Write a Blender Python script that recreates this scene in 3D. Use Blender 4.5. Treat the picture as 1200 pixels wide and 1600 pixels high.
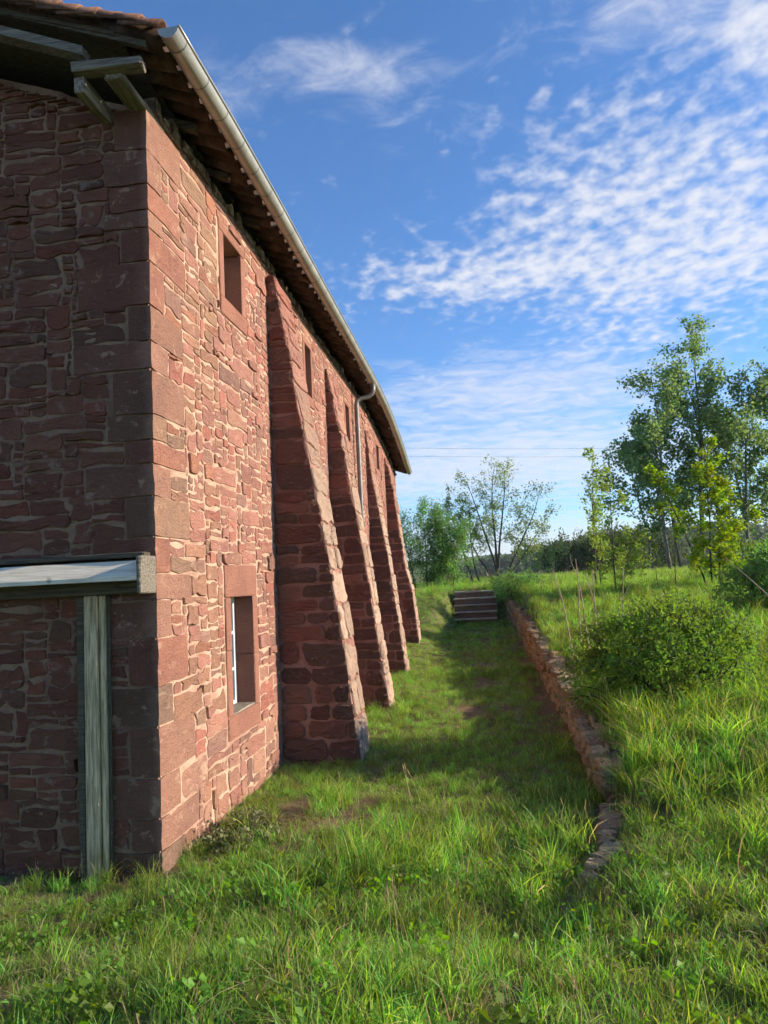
import bpy, math, random
import numpy as np
from mathutils import Vector, Matrix

# ------------------------------------------------------------------ clear, camera, sky, sun, exposure
for _o in list(bpy.data.objects):
    bpy.data.objects.remove(_o)
scene = bpy.context.scene
COL = scene.collection
R = math.radians
RNG = np.random.default_rng(11)
random.seed(11)

CAM_POS = np.array([2.26, -4.80, 1.90])
YAW, PITCH, ROLL = R(7.8), R(5.3), R(-2.9)
FPX = 1150.0
_f = np.array([-math.sin(YAW) * math.cos(PITCH), math.cos(YAW) * math.cos(PITCH), math.sin(PITCH)])
_r0 = np.array([math.cos(YAW), math.sin(YAW), 0.0])
_u0 = np.cross(_r0, _f)
_r = math.cos(ROLL) * _r0 + math.sin(ROLL) * _u0
_u = -math.sin(ROLL) * _r0 + math.cos(ROLL) * _u0
cam_data = bpy.data.cameras.new('camera')
cam_data.sensor_fit = 'VERTICAL'
cam_data.sensor_height = 24.0
cam_data.lens = FPX / 1600.0 * 24.0
cam_data.clip_start = 0.05
cam_data.clip_end = 5000.0
cam = bpy.data.objects.new('camera', cam_data)
COL.objects.link(cam)
cam.matrix_world = Matrix(((_r[0], _u[0], -_f[0], CAM_POS[0]), (_r[1], _u[1], -_f[1], CAM_POS[1]),
                           (_r[2], _u[2], -_f[2], CAM_POS[2]), (0, 0, 0, 1)))
scene.camera = cam

SUN_EL, SUN_ROT = R(20.0), R(80.0)
SKY_STRENGTH, SUN_STRENGTH, EXPOSURE = 0.098, 4.9, 0.78
CLOUD_STRENGTH = 0.56
world = bpy.data.worlds.new('World')
scene.world = world
world.use_nodes = True
wn, wl = world.node_tree.nodes, world.node_tree.links
wn.clear()


def wmath(op, a, b=None, c=None, clamp=False):
    n = wn.new('ShaderNodeMath'); n.operation = op; n.use_clamp = clamp
    for i, v in enumerate((a, b, c)):
        if v is None:
            continue
        if hasattr(v, 'links'):
            wl.new(v, n.inputs[i])
        else:
            n.inputs[i].default_value = v
    return n.outputs[0]


def wsmooth(x, lo, hi):
    n = wn.new('ShaderNodeMapRange'); n.interpolation_type = 'SMOOTHSTEP'
    wl.new(x, n.inputs[0]); n.inputs[1].default_value = lo; n.inputs[2].default_value = hi
    return n.outputs[0]


sky = wn.new('ShaderNodeTexSky')
sky.sky_type = 'NISHITA'; sky.sun_disc = False
sky.sun_elevation = SUN_EL; sky.sun_rotation = SUN_ROT
sky.air_density = 1.0; sky.dust_density = 0.25; sky.ozone_density = 2.2; sky.altitude = 200.0
tc = wn.new('ShaderNodeTexCoord')
sep = wn.new('ShaderNodeSeparateXYZ'); wl.new(tc.outputs['Generated'], sep.inputs[0])
zz = wmath('ADD', wmath('MAXIMUM', sep.outputs[2], 0.0), 0.08)
comb = wn.new('ShaderNodeCombineXYZ')                     # the cloud sheet seen from below
wl.new(wmath('DIVIDE', sep.outputs[0], zz), comb.inputs[0])
wl.new(wmath('DIVIDE', sep.outputs[1], zz), comb.inputs[1])
P = comb.outputs[0]


def wnoise(scale, detail, rough, distort=0.0, off=(0, 0, 0), sc=(1, 1, 1), rot=0.0):
    m = wn.new('ShaderNodeMapping'); wl.new(P, m.inputs[0])
    m.inputs['Location'].default_value = off; m.inputs['Scale'].default_value = sc
    m.inputs['Rotation'].default_value = (0, 0, rot)
    n = wn.new('ShaderNodeTexNoise'); wl.new(m.outputs[0], n.inputs['Vector'])
    n.inputs['Scale'].default_value = scale; n.inputs['Detail'].default_value = detail
    n.inputs['Roughness'].default_value = rough; n.inputs['Distortion'].default_value = distort
    return n.outputs[0]


def blob(cx, cy, rx, ry, amp, rot=0.0):
    m = wn.new('ShaderNodeMapping'); m.vector_type = 'TEXTURE'
    m.inputs['Location'].default_value = (cx, cy, 0); m.inputs['Rotation'].default_value = (0, 0, rot)
    m.inputs['Scale'].default_value = (rx, ry, 1)
    wl.new(P, m.inputs[0])
    ln = wn.new('ShaderNodeVectorMath'); ln.operation = 'LENGTH'; wl.new(m.outputs[0], ln.inputs[0])
    return wmath('MULTIPLY', wsmooth(ln.outputs['Value'], 1.0, 0.0), amp)


def total(items):
    s = items[0]
    for q in items[1:]:
        s = wmath('ADD', s, q)
    return s


# altocumulus field (small cells), thin wisps, streaks low down, and unseen cover elsewhere, added to whiten the ambient
cell_mask = total([blob(0.85, 1.95, 1.0, 0.95, 0.48), blob(0.22, 2.00, 0.95, 0.55, 0.38), blob(0.34, 1.50, 0.60, 0.42, 0.40),
                   blob(-0.12, 1.98, 0.50, 0.30, 0.26), blob(0.50, 2.60, 0.8, 0.45, 0.28), blob(0.56, 1.22, 0.26, 0.18, 0.62),
                   blob(2.6, 0.6, 1.9, 2.6, 0.50), blob(-2.6, 0.0, 2.0, 2.6, 0.46), blob(0.0, -2.4, 3.2, 2.6, 0.50)])
cells = wnoise(19.0, 3.0, 0.5, 0.08, (3.1, 1.7, 0.0), (1.0, 0.85, 1.0), 0.5)
broad = wnoise(3.4, 3.0, 0.55, 0.3, (7.3, 2.2, 0.0))
a1 = wmath('MULTIPLY', wsmooth(total([wmath('MULTIPLY', cells, 1.35), wmath('MULTIPLY', broad, 0.45), cell_mask]), 1.08, 1.78), 0.92)
wisp_mask = total([blob(-0.36, 1.17, 0.40, 0.20, 0.34), blob(-0.08, 1.21, 0.32, 0.15, 0.25), blob(0.42, 1.12, 0.50, 0.22, 0.42), blob(-0.05, 1.36, 0.30, 0.12, 0.20),
                   blob(0.1, 4.2, 3.0, 1.9, 0.56), blob(0.2, 2.9, 1.4, 0.7, 0.36), blob(0.45, 2.0, 0.95, 0.8, 0.26),
                   blob(0.0, 9.0, 12.0, 6.0, 0.62), blob(0.0, -7.0, 10.0, 5.0, 0.50)])
wisps = wnoise(6.5, 7.0, 0.68, 0.6, (1.1, 5.2, 0.0), (1.0, 1.35, 1.0), 0.35)
a2 = wmath('MULTIPLY', wsmooth(wmath('ADD', wisps, wisp_mask), 0.62, 1.24), 0.78)
alpha = wmath('SUBTRACT', 1.0, wmath('MULTIPLY', wmath('SUBTRACT', 1.0, a1), wmath('SUBTRACT', 1.0, a2)), clamp=True)
alpha = wmath('MULTIPLY', alpha, wsmooth(sep.outputs[2], -0.02, 0.02))
bg_sky = wn.new('ShaderNodeBackground')
tint = wn.new('ShaderNodeMix'); tint.data_type = 'RGBA'; tint.blend_type = 'MULTIPLY'; tint.inputs[0].default_value = 1.0
wl.new(sky.outputs[0], tint.inputs[6]); tint.inputs[7].default_value = (0.74, 1.05, 1.42, 1)     # the camera's cool daylight balance
wl.new(tint.outputs[2], bg_sky.inputs[0]); bg_sky.inputs[1].default_value = SKY_STRENGTH
bg_cl = wn.new('ShaderNodeBackground'); bg_cl.inputs[0].default_value = (0.90, 0.92, 1.0, 1); bg_cl.inputs[1].default_value = CLOUD_STRENGTH
wmix = wn.new('ShaderNodeMixShader'); wl.new(alpha, wmix.inputs[0]); wl.new(bg_sky.outputs[0], wmix.inputs[1]); wl.new(bg_cl.outputs[0], wmix.inputs[2])
wout = wn.new('ShaderNodeOutputWorld'); wl.new(wmix.outputs[0], wout.inputs[0])

sun_dir = Vector((math.sin(SUN_ROT) * math.cos(SUN_EL), math.cos(SUN_ROT) * math.cos(SUN_EL), math.sin(SUN_EL)))
sd = bpy.data.lights.new('sun', 'SUN'); sd.energy = SUN_STRENGTH; sd.angle = R(0.55); sd.color = (1.0, 0.86, 0.68)
sun = bpy.data.objects.new('sun', sd); COL.objects.link(sun)
sun.rotation_euler = sun_dir.to_track_quat('Z', 'Y').to_euler(); sun.location = (20, 0, 12)
vs = scene.view_settings
vs.view_transform = 'Standard'; vs.look = 'None'; vs.gamma = 1.0; vs.exposure = EXPOSURE; vs.use_curve_mapping = False
world.cycles.sampling_method = 'MANUAL'; world.cycles.sample_map_resolution = 256
scene.cycles.use_adaptive_sampling = True; scene.cycles.adaptive_threshold = 0.035; scene.cycles.adaptive_min_samples = 12
scene.cycles.max_bounces = 4; scene.cycles.transparent_max_bounces = 4


# ------------------------------------------------------------------ helpers
_T = np.random.default_rng(5).random((64, 256, 256)).astype(np.float32) if False else np.random.default_rng(5).random((8, 256, 256))


def vnoise(x, y, seed=0):
    x = np.asarray(x, float); y = np.asarray(y, float)
    t = _T[seed % 8]
    xi = np.floor(x).astype(int); yi = np.floor(y).astype(int)
    fx = x - xi; fy = y - yi
    fx = fx * fx * (3 - 2 * fx); fy = fy * fy * (3 - 2 * fy)
    o = 37 * seed
    g = lambda a, b: t[(a + o) & 255, (b + 3 * o) & 255]
    return ((g(xi, yi) * (1 - fx) + g(xi + 1, yi) * fx) * (1 - fy) + (g(xi, yi + 1) * (1 - fx) + g(xi + 1, yi + 1) * fx) * fy) * 2 - 1


def fbm(x, y, seed=0, oct=4):
    s, a, f = 0.0, 1.0, 1.0
    for k in range(oct):
        s = s + a * vnoise(np.asarray(x) * f, np.asarray(y) * f, seed + k); a *= 0.5; f *= 2.03
    return s / 1.9


def sstep(a, b, x):
    t = np.clip((np.asarray(x, float) - a) / (b - a), 0, 1)
    return t * t * (3 - 2 * t)


def lerp(a, b, t):
    return a + (b - a) * t


def mk(name, V, F, mat, parent=None, col=None, smooth=False, centre=True):
    V = np.asarray(V, float)
    c = np.zeros(3)
    if centre and len(V):
        c = 0.5 * (V.min(0) + V.max(0)); c[2] = V[:, 2].min() if parent is None else c[2]
    me = bpy.data.meshes.new(name)
    me.from_pydata((V - c).tolist(), [], [list(map(int, f)) for f in F] if not isinstance(F, np.ndarray) else F.tolist())
    if col is not None:
        a = me.color_attributes.new('Col', 'FLOAT_COLOR', 'POINT')
        col = np.asarray(col, float)
        if col.ndim == 1:
            col = np.tile(col[None, :], (len(V), 1))
        a.data.foreach_set('color', np.concatenate([col[:, :3], np.ones((len(V), 1))], 1).astype(np.float32).ravel())
    if smooth:
        me.polygons.foreach_set('use_smooth', [True] * len(me.polygons))
    if isinstance(mat, (list, tuple)):
        for m_ in mat:
            me.materials.append(m_)
    else:
        me.materials.append(mat)
    me.update()
    o = bpy.data.objects.new(name, me)
    COL.objects.link(o)
    o.location = c
    if parent is not None:
        adopt(o, parent)
    return o


def world_loc(o):
    p = np.array(o.location)
    return p if o.parent is None else p + world_loc(o.parent)


def adopt(o, parent):
    o.location = Vector(np.array(o.location) - world_loc(parent))
    o.parent = parent


def empty(name, loc, parent=None):
    o = bpy.data.objects.new(name, None); COL.objects.link(o); o.location = loc; o.empty_display_size = 0.2
    if parent is not None:
        adopt(o, parent)
    return o


def tag(o, label, cat, group=None):
    o['label'] = label; o['category'] = cat
    if group:
        o['group'] = group
    return o


def kind(o, k):
    o['kind'] = k
    return o


class MB:
    def __init__(s):
        s.V = []; s.F = []; s.C = []; s.n = 0

    def add(s, V, F, c=None):
        V = np.asarray(V, float)
        s.V.append(V); s.F += [[i + s.n for i in f] for f in F]; s.n += len(V)
        if c is not None:
            c = np.asarray(c, float)
            s.C.append(np.tile(c[None, :3], (len(V), 1)) if c.ndim == 1 else c[:, :3])

    def build(s, name, mat, parent=None, smooth=False):
        return mk(name, np.concatenate(s.V), s.F, mat, parent, np.concatenate(s.C) if s.C else None, smooth)


BOXF = [(0, 3, 2, 1), (4, 5, 6, 7), (0, 1, 5, 4), (1, 2, 6, 5), (2, 3, 7, 6), (3, 0, 4, 7)]


def hexa(p):
    return np.array(p, float), BOXF


def box_vf(x0, x1, y0, y1, z0, z1, bev=0.0, jit=0.0, rng=None):
    if bev <= 0:
        V = np.array([(x0, y0, z0), (x1, y0, z0), (x1, y1, z0), (x0, y1, z0), (x0, y0, z1), (x1, y0, z1), (x1, y1, z1), (x0, y1, z1)], float)
        F = BOXF
    else:
        b = min(bev, 0.45 * min(x1 - x0, y1 - y0, z1 - z0))
        V = []; F = []
        xs, ys, zs = (x0, x1), (y0, y1), (z0, z1)
        idx = {}
        for i in (0, 1):
            for j in (0, 1):
                for k in (0, 1):
                    sx, sy, sz = (1 - 2 * i) * b, (1 - 2 * j) * b, (1 - 2 * k) * b
                    for a, d in enumerate(((0, sy, sz), (sx, 0, sz), (sx, sy, 0))):
                        idx[(i, j, k, a)] = len(V); V.append((xs[i] + d[0], ys[j] + d[1], zs[k] + d[2]))
        q = lambda *t: [idx[u] for u in t]
        F = [q((0, 0, 0, 0), (0, 0, 1, 0), (0, 1, 1, 0), (0, 1, 0, 0)), q((1, 0, 0, 0), (1, 1, 0, 0), (1, 1, 1, 0), (1, 0, 1, 0)),
             q((0, 0, 0, 1), (1, 0, 0, 1), (1, 0, 1, 1), (0, 0, 1, 1)), q((0, 1, 0, 1), (0, 1, 1, 1), (1, 1, 1, 1), (1, 1, 0, 1)),
             q((0, 0, 0, 2), (0, 1, 0, 2), (1, 1, 0, 2), (1, 0, 0, 2)), q((0, 0, 1, 2), (1, 0, 1, 2), (1, 1, 1, 2), (0, 1, 1, 2))]
        for i in (0, 1):
            for j in (0, 1):
                f = q((i, j, 0, 0), (i, j, 0, 1), (i, j, 1, 1), (i, j, 1, 0)); F.append(f if (i + j) % 2 else f[::-1])
        for j in (0, 1):
            for k in (0, 1):
                f = q((0, j, k, 1), (0, j, k, 2), (1, j, k, 2), (1, j, k, 1)); F.append(f if (j + k) % 2 else f[::-1])
        for i in (0, 1):
            for k in (0, 1):
                f = q((i, 0, k, 2), (i, 0, k, 0), (i, 1, k, 0), (i, 1, k, 2)); F.append(f if (i + k) % 2 else f[::-1])
        for i in (0, 1):
            for j in (0, 1):
                for k in (0, 1):
                    f = q((i, j, k, 0), (i, j, k, 1), (i, j, k, 2)); F.append(f[::-1] if (i + j + k) % 2 == 0 else f)
        V = np.array(V, float)
    if jit and rng is not None:
        V = V + rng.normal(0, jit, V.shape)
    return V, F


def frame_to(dirv):
    d = np.asarray(dirv, float); d = d / np.linalg.norm(d)
    a = np.array([0, 0, 1.0]) if abs(d[2]) < 0.9 else np.array([1.0, 0, 0])
    s = np.cross(d, a); s /= np.linalg.norm(s)
    return d, s, np.cross(s, d)


def tube_vf(pts, rad, sides=6, cap=True):
    pts = np.asarray(pts, float); n = len(pts)
    rad = np.broadcast_to(np.asarray(rad, float), (n,))
    tang = np.gradient(pts, axis=0)
    V = np.zeros((n * sides, 3)); an = np.arange(sides) * 2 * math.pi / sides
    s_prev = None
    for i in range(n):
        d = tang[i] / (np.linalg.norm(tang[i]) + 1e-9)
        if s_prev is None:
            _, s, t = frame_to(d)
        else:
            s = s_prev - d * np.dot(s_prev, d); s /= np.linalg.norm(s) + 1e-9; t = np.cross(s, d)
        s_prev = s
        V[i * sides:(i + 1) * sides] = pts[i] + rad[i] * (np.cos(an)[:, None] * s + np.sin(an)[:, None] * t)
    F = []
    for i in range(n - 1):
        for k in range(sides):
            k2 = (k + 1) % sides
            F.append((i * sides + k, (i + 1) * sides + k, (i + 1) * sides + k2, i * sides + k2))
    if cap:
        F.append(tuple(range(sides))); F.append(tuple(range((n - 1) * sides, n * sides))[::-1])
    return V, F


# ------------------------------------------------------------------ materials
def new_mat(name):
    m = bpy.data.materials.new(name); m.use_nodes = True
    nt = m.node_tree; nt.nodes.clear()
    return m, nt.nodes, nt.links


class NB:
    """short node builder"""
    def __init__(s, name):
        s.m, s.n, s.l = new_mat(name)
        s.out = s.n.new('ShaderNodeOutputMaterial')

    def _in(s, node, i, v):
        if v is None:
            return
        if hasattr(v, 'links'):
            s.l.new(v, node.inputs[i])
        else:
            sock = node.inputs[i]
            if sock.type == 'RGBA' and len(v) == 3:
                v = (*v, 1)
            sock.default_value = v

    def pos(s):
        return s.n.new('ShaderNodeNewGeometry').outputs['Position']

    def attr(s, nm='Col'):
        a = s.n.new('ShaderNodeAttribute'); a.attribute_name = nm
        return a.outputs['Color']

    def rnd(s):
        return s.n.new('ShaderNodeObjectInfo').outputs['Random']

    def noise(s, vec, scale, detail=3, rough=0.55, sc=(1, 1, 1), dist=0.0, off=(0, 0, 0)):
        mp = s.n.new('ShaderNodeMapping'); s._in(mp, 0, vec); mp.inputs['Scale'].default_value = sc; mp.inputs['Location'].default_value = off
        t = s.n.new('ShaderNodeTexNoise'); s.l.new(mp.outputs[0], t.inputs['Vector'])
        t.inputs['Scale'].default_value = scale; t.inputs['Detail'].default_value = detail; t.inputs['Roughness'].default_value = rough
        t.inputs['Distortion'].default_value = dist
        return t.outputs[0]

    def ramp(s, x, lo, hi, a=0.0, b=1.0):
        r = s.n.new('ShaderNodeMapRange'); r.interpolation_type = 'SMOOTHSTEP'; s._in(r, 0, x)
        for i, v in enumerate((lo, hi, a, b)):
            r.inputs[i + 1].default_value = v
        return r.outputs[0]

    def math(s, op, a, b=None):
        q = s.n.new('ShaderNodeMath'); q.operation = op; s._in(q, 0, a); s._in(q, 1, b)
        return q.outputs[0]

    def mix(s, fac, a, b, mode='MIX'):
        q = s.n.new('ShaderNodeMix'); q.data_type = 'RGBA'; q.blend_type = mode
        s._in(q, 0, fac); s._in(q, 6, a); s._in(q, 7, b)
        return q.outputs[2]

    def hsv(s, c, h=0.5, sat=1.0, v=1.0):
        q = s.n.new('ShaderNodeHueSaturation'); s._in(q, 'Hue', h); s._in(q, 'Saturation', sat); s._in(q, 'Value', v); s._in(q, 'Color', c)
        return q.outputs[0]

    def bump(s, h, strength=0.5, dist=0.02, normal=None):
        b = s.n.new('ShaderNodeBump'); s._in(b, 'Height', h); b.inputs['Strength'].default_value = strength; b.inputs['Distance'].default_value = dist
        if normal is not None:
            s.l.new(normal, b.inputs['Normal'])
        return b.outputs[0]

    def principled(s, col, rough=0.9, normal=None, spec=0.3, metal=0.0):
        p = s.n.new('ShaderNodeBsdfPrincipled'); s._in(p, 'Base Color', col); s._in(p, 'Roughness', rough)
        p.inputs['Specular IOR Level'].default_value = spec; p.inputs['Metallic'].default_value = metal
        if normal is not None:
            s.l.new(normal, p.inputs['Normal'])
        return p.outputs[0]

    def done(s, shader):
        s.l.new(shader, s.out.inputs[0])
        return s.m


def mat_stone(name, strata=1.0, lichen=0.0, smear=None):
    b = NB(name); p = b.pos()
    c = b.attr()
    big = b.noise(p, 2.6, 3, 0.6)
    c = b.mix(b.ramp(big, 0.38, 0.68, 0.0, 0.6), c, b.hsv(c, 0.495, 0.94, 0.74))
    lay = b.noise(p, 9.0, 4, 0.68, (0.9, 0.9, 2.4), 0.15)
    c = b.mix(b.ramp(lay, 0.52, 0.70, 0.0, 0.45 * strata), c, b.hsv(c, 0.505, 0.92, 1.30))
    c = b.mix(b.ramp(lay, 0.46, 0.30, 0.0, 0.55 * strata), c, b.hsv(c, 0.5, 1.0, 0.62))
    fine = b.noise(p, 75.0, 3, 0.7)
    c = b.mix(b.ramp(fine, 0.56, 0.74, 0.0, 0.40), c, b.hsv(c, 0.5, 0.85, 1.35))
    c = b.mix(b.ramp(fine, 0.42, 0.27, 0.0, 0.60), c, b.hsv(c, 0.5, 1.0, 0.50))
    if lichen:
        li = b.noise(p, 5.5, 5, 0.7, (1, 1, 1), 0.4, (4, 2, 1))
        c = b.mix(b.ramp(li, 0.60, 0.72, 0.0, 0.55 * lichen), c, (0.36, 0.22, 0.07))
        li2 = b.noise(p, 16.0, 4, 0.75, (1, 1, 1), 0.4, (9, 2, 1))
        c = b.mix(b.ramp(li2, 0.60, 0.68, 0.0, 0.75 * lichen), c, (0.42, 0.36, 0.27))
        c = b.mix(b.ramp(li2, 0.44, 0.34, 0.0, 0.8 * lichen), c, (0.06, 0.05, 0.045))
    if smear:
        sm = b.noise(p, 6.5, 5, 0.72, (1, 1, 1.3), 0.5, (2, 7, 3))
        c = b.mix(b.ramp(sm, 0.57, 0.66, 0.0, 0.6), c, smear)
    chip = b.noise(p, 30.0, 4, 0.72, (1, 1, 1.6))
    c = b.mix(b.ramp(chip, 0.44, 0.32, 0.0, 0.5), c, b.hsv(c, 0.5, 1.0, 0.6))
    h = b.math('ADD', b.math('MULTIPLY', lay, 0.35), b.math('ADD', b.math('MULTIPLY', fine, 0.6), chip))
    return b.done(b.principled(c, 0.92, b.bump(h, 0.9, 0.018), 0.2))


def mat_mortar(name, base, dark):
    b = NB(name); p = b.pos()
    n1 = b.noise(p, 2.3, 5, 0.65)
    n2 = b.noise(p, 45.0, 4, 0.7)
    c = b.mix(b.ramp(n1, 0.35, 0.68), base, dark)
    c = b.mix(b.ramp(n2, 0.55, 0.72, 0, 0.6), c, b.hsv(c, 0.5, 0.7, 1.35))
    c = b.mix(b.ramp(n2, 0.42, 0.28, 0, 0.7), c, b.hsv(c, 0.5, 1.1, 0.5))
    return b.done(b.principled(c, 0.95, b.bump(b.math('ADD', n2, b.noise(p, 12, 4, 0.6)), 0.8, 0.02), 0.15))


def mat_wood(name, light, dark, axis):
    b = NB(name); p = b.pos()
    s = [22.0, 22.0, 22.0]; s[axis] = 1.2
    g = b.noise(p, 3.0, 5, 0.65, tuple(s), 0.3)
    g2 = b.noise(p, 1.0, 4, 0.6, tuple(v * 0.35 for v in s), 0.5, (3, 1, 2))
    c = b.mix(b.ramp(g, 0.36, 0.66), dark, light)
    c = b.mix(b.ramp(g2, 0.55, 0.75, 0, 0.7), c, dark)
    kn = b.noise(p, 6.0, 2, 0.4)
    c = b.mix(b.ramp(kn, 0.72, 0.78, 0, 0.8), c, b.hsv(dark, 0.5, 1, 0.5))
    return b.done(b.principled(c, 0.85, b.bump(g, 0.5, 0.008), 0.2))


def mat_plain(name, c, rough=0.6, spec=0.3, metal=0.0, var=0.25, scale=9.0, bump=0.15):
    b = NB(name); p = b.pos()
    n = b.noise(p, scale, 5, 0.65)
    cc = b.mix(b.ramp(n, 0.35, 0.7), b.hsv(c + (1,), 0.5, 1.0, 1 - var), b.hsv(c + (1,), 0.5, 0.95, 1 + var))
    return b.done(b.principled(cc, rough, b.bump(n, bump, 0.01), spec, metal))


def mat_leaf(name, c, var=0.25, trans=0.45, hue=0.03, use_col=False):
    b = NB(name); p = b.pos()
    base = b.attr() if use_col else c
    r = b.rnd() if use_col else b.noise(p, 2.6, 3, 0.6)
    base2 = b.hsv(base if use_col else (*c, 1), b.ramp(r, 0.25, 0.75, 0.5 - hue, 0.5 + hue), 1.0, b.ramp(r, 0.25, 0.75, 1 - var, 1 + var))
    d = b.principled(base2, 0.5, None, 0.25)
    t = b.n.new('ShaderNodeBsdfTranslucent'); b.l.new(b.hsv(base2, 0.485, 1.15, 1.5), t.inputs[0])
    mx = b.n.new('ShaderNodeMixShader'); mx.inputs[0].default_value = trans
    b.l.new(d, mx.inputs[1]); b.l.new(t.outputs[0], mx.inputs[2])
    return b.done(mx.outputs[0])


M_STONE = mat_stone('red_sandstone', 1.0, 0.0, (0.47, 0.29, 0.20))
M_QUOIN = mat_stone('quoin_sandstone', 0.8, 0.22, (0.44, 0.28, 0.19))
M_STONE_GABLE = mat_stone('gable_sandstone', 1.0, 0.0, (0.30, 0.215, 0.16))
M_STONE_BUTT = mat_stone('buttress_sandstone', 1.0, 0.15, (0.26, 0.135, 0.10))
M_STONE_LICHEN = mat_stone('weathered_sandstone', 0.6, 0.55)
M_DRESSED = mat_stone('dressed_sandstone', 0.25)
M_MORTAR = mat_mortar('lime_mortar', (0.52, 0.365, 0.26, 1), (0.37, 0.215, 0.15, 1))
M_MORTAR_RED = mat_mortar('red_mortar', (0.37, 0.20, 0.15, 1), (0.24, 0.11, 0.083, 1))
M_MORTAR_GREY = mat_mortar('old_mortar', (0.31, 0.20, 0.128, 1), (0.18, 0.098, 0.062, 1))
M_WOOD_X = mat_wood('weathered_wood_x', (0.62, 0.55, 0.44, 1), (0.34, 0.29, 0.22, 1), 0)
M_WOOD_ROOF = mat_wood('roof_wood', (0.26, 0.225, 0.175, 1), (0.10, 0.085, 0.068, 1), 0)
M_WOOD_PALE = mat_wood('sunlit_wood', (0.80, 0.71, 0.54, 1), (0.58, 0.50, 0.37, 1), 0)  # cover board's sunlit brightness put into a paler wood colour
M_WOOD_Z = mat_wood('weathered_wood_z', (0.66, 0.52, 0.31, 1), (0.27, 0.20, 0.11, 1), 2)
M_WOOD_DK = mat_wood('dark_wood', (0.13, 0.105, 0.07, 1), (0.06, 0.048, 0.034, 1), 0)
M_WOOD_Y = mat_wood('weathered_wood_y', (0.34, 0.29, 0.22, 1), (0.12, 0.10, 0.085, 1), 1)
M_WHITE = mat_plain('white_paint', (0.80, 0.79, 0.75), 0.45, 0.4, 0, 0.06, 12, 0.05)
M_ZINC = mat_plain('zinc_gutter', (0.40, 0.39, 0.35), 0.42, 0.5, 0.35, 0.12, 4.0, 0.03)
M_PIPE = mat_plain('zinc_pipe', (0.20, 0.185, 0.165), 0.45, 0.4, 0.4, 0.15, 4.0, 0.03)
M_ZINC_DK = mat_plain('gutter_joint', (0.17, 0.165, 0.15), 0.5, 0.4, 0.3, 0.1)
M_TILE = mat_plain('clay_tile', (0.165, 0.085, 0.057), 0.85, 0.2, 0, 0.45, 7.0, 0.4)
M_BARK_GREY = mat_plain('grey_bark', (0.17, 0.145, 0.115), 0.9, 0.1, 0, 0.3, 6.0, 0.4)
M_TILE_PAN = mat_plain('shaded_tile', (0.075, 0.046, 0.035), 0.9, 0.15, 0, 0.5, 7.0, 0.4)  # shade under the eave put into the pan tiles' colour
M_BARK = mat_plain('bark', (0.10, 0.08, 0.06), 0.95, 0.1, 0, 0.4, 14.0, 0.6)
M_BARK_PALE = mat_plain('pale_bark', (0.42, 0.33, 0.22), 0.9, 0.1, 0, 0.3, 14.0, 0.4)
M_WIRE = mat_plain('wire', (0.08, 0.08, 0.09), 0.6)
_g = NB('window_glass')
M_GLASS = _g.done(_g.principled((0.03, 0.035, 0.04), 0.06, None, 0.6))
M_GRASS = mat_leaf('grass_blades', (0.1, 0.2, 0.03), 0.30, 0.52, 0.022, True)


def mat_ground():
    b = NB('meadow_ground'); p = b.pos()
    n1 = b.noise(p, 0.9, 5, 0.6); n2 = b.noise(p, 9.0, 5, 0.65); n3 = b.noise(p, 60.0, 4, 0.7); n4 = b.noise(p, 0.02, 4, 0.6)
    green = b.mix(b.ramp(n4, 0.4, 0.6), (0.14, 0.20, 0.038), (0.17, 0.21, 0.045))
    c = b.mix(b.ramp(n2, 0.38, 0.62), green, (0.16, 0.125, 0.068))
    c = b.mix(b.math('MULTIPLY', b.attr(), b.ramp(n2, 0.25, 0.6, 0.6, 1.0)), c, (0.235, 0.155, 0.092))
    c = b.mix(b.ramp(n3, 0.5, 0.75, 0, 0.6), c, (0.22, 0.17, 0.095))
    c = b.mix(b.ramp(n3, 0.45, 0.28, 0, 0.5), c, (0.05, 0.05, 0.022))
    sx = b.n.new('ShaderNodeSeparateXYZ'); b.l.new(p, sx.inputs[0])
    far = b.ramp(sx.outputs[1], 26.0, 60.0)
    c = b.mix(far, c, green)
    return b.done(b.principled(c, 0.95, b.bump(b.math('ADD', n2, n3), 0.9, 0.03), 0.1))


M_GROUND = mat_ground()

# ------------------------------------------------------------------ the lie of the land
BOW_Y0 = 8.0
GUT = np.array([(-0.42, 5.555), (0.6, 5.59), (1.93, 5.60), (3.47, 5.57), (6.11, 5.53), (8.29, 5.49), (10.03, 5.41), (12.49, 5.19), (14.7, 4.99), (16.6, 4.90)])
WALL_LEN = 15.8
WALLX = [(-0.6, 2.52), (0.15, 2.84), (1.0, 2.98), (1.6, 3.05), (6.0, 3.06), (17.0, 2.96), (20.2, 2.75)]


def bow(y):
    return -0.2 * np.clip((np.asarray(y, float) - BOW_Y0) / 8.0, 0, 2) ** 2


def gut_z(y):
    return np.interp(y, GUT[:, 0], GUT[:, 1])


def wall_x(y):
    return np.interp(y, [a for a, _ in WALLX], [a for _, a in WALLX])


def wall_h(y):        # top of the retaining wall
    return np.interp(y, [0.4, 1.5, 4, 8, 12, 17, 20.5], [0.12, 0.33, 0.49, 0.66, 0.80, 0.97, 1.15])


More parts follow.
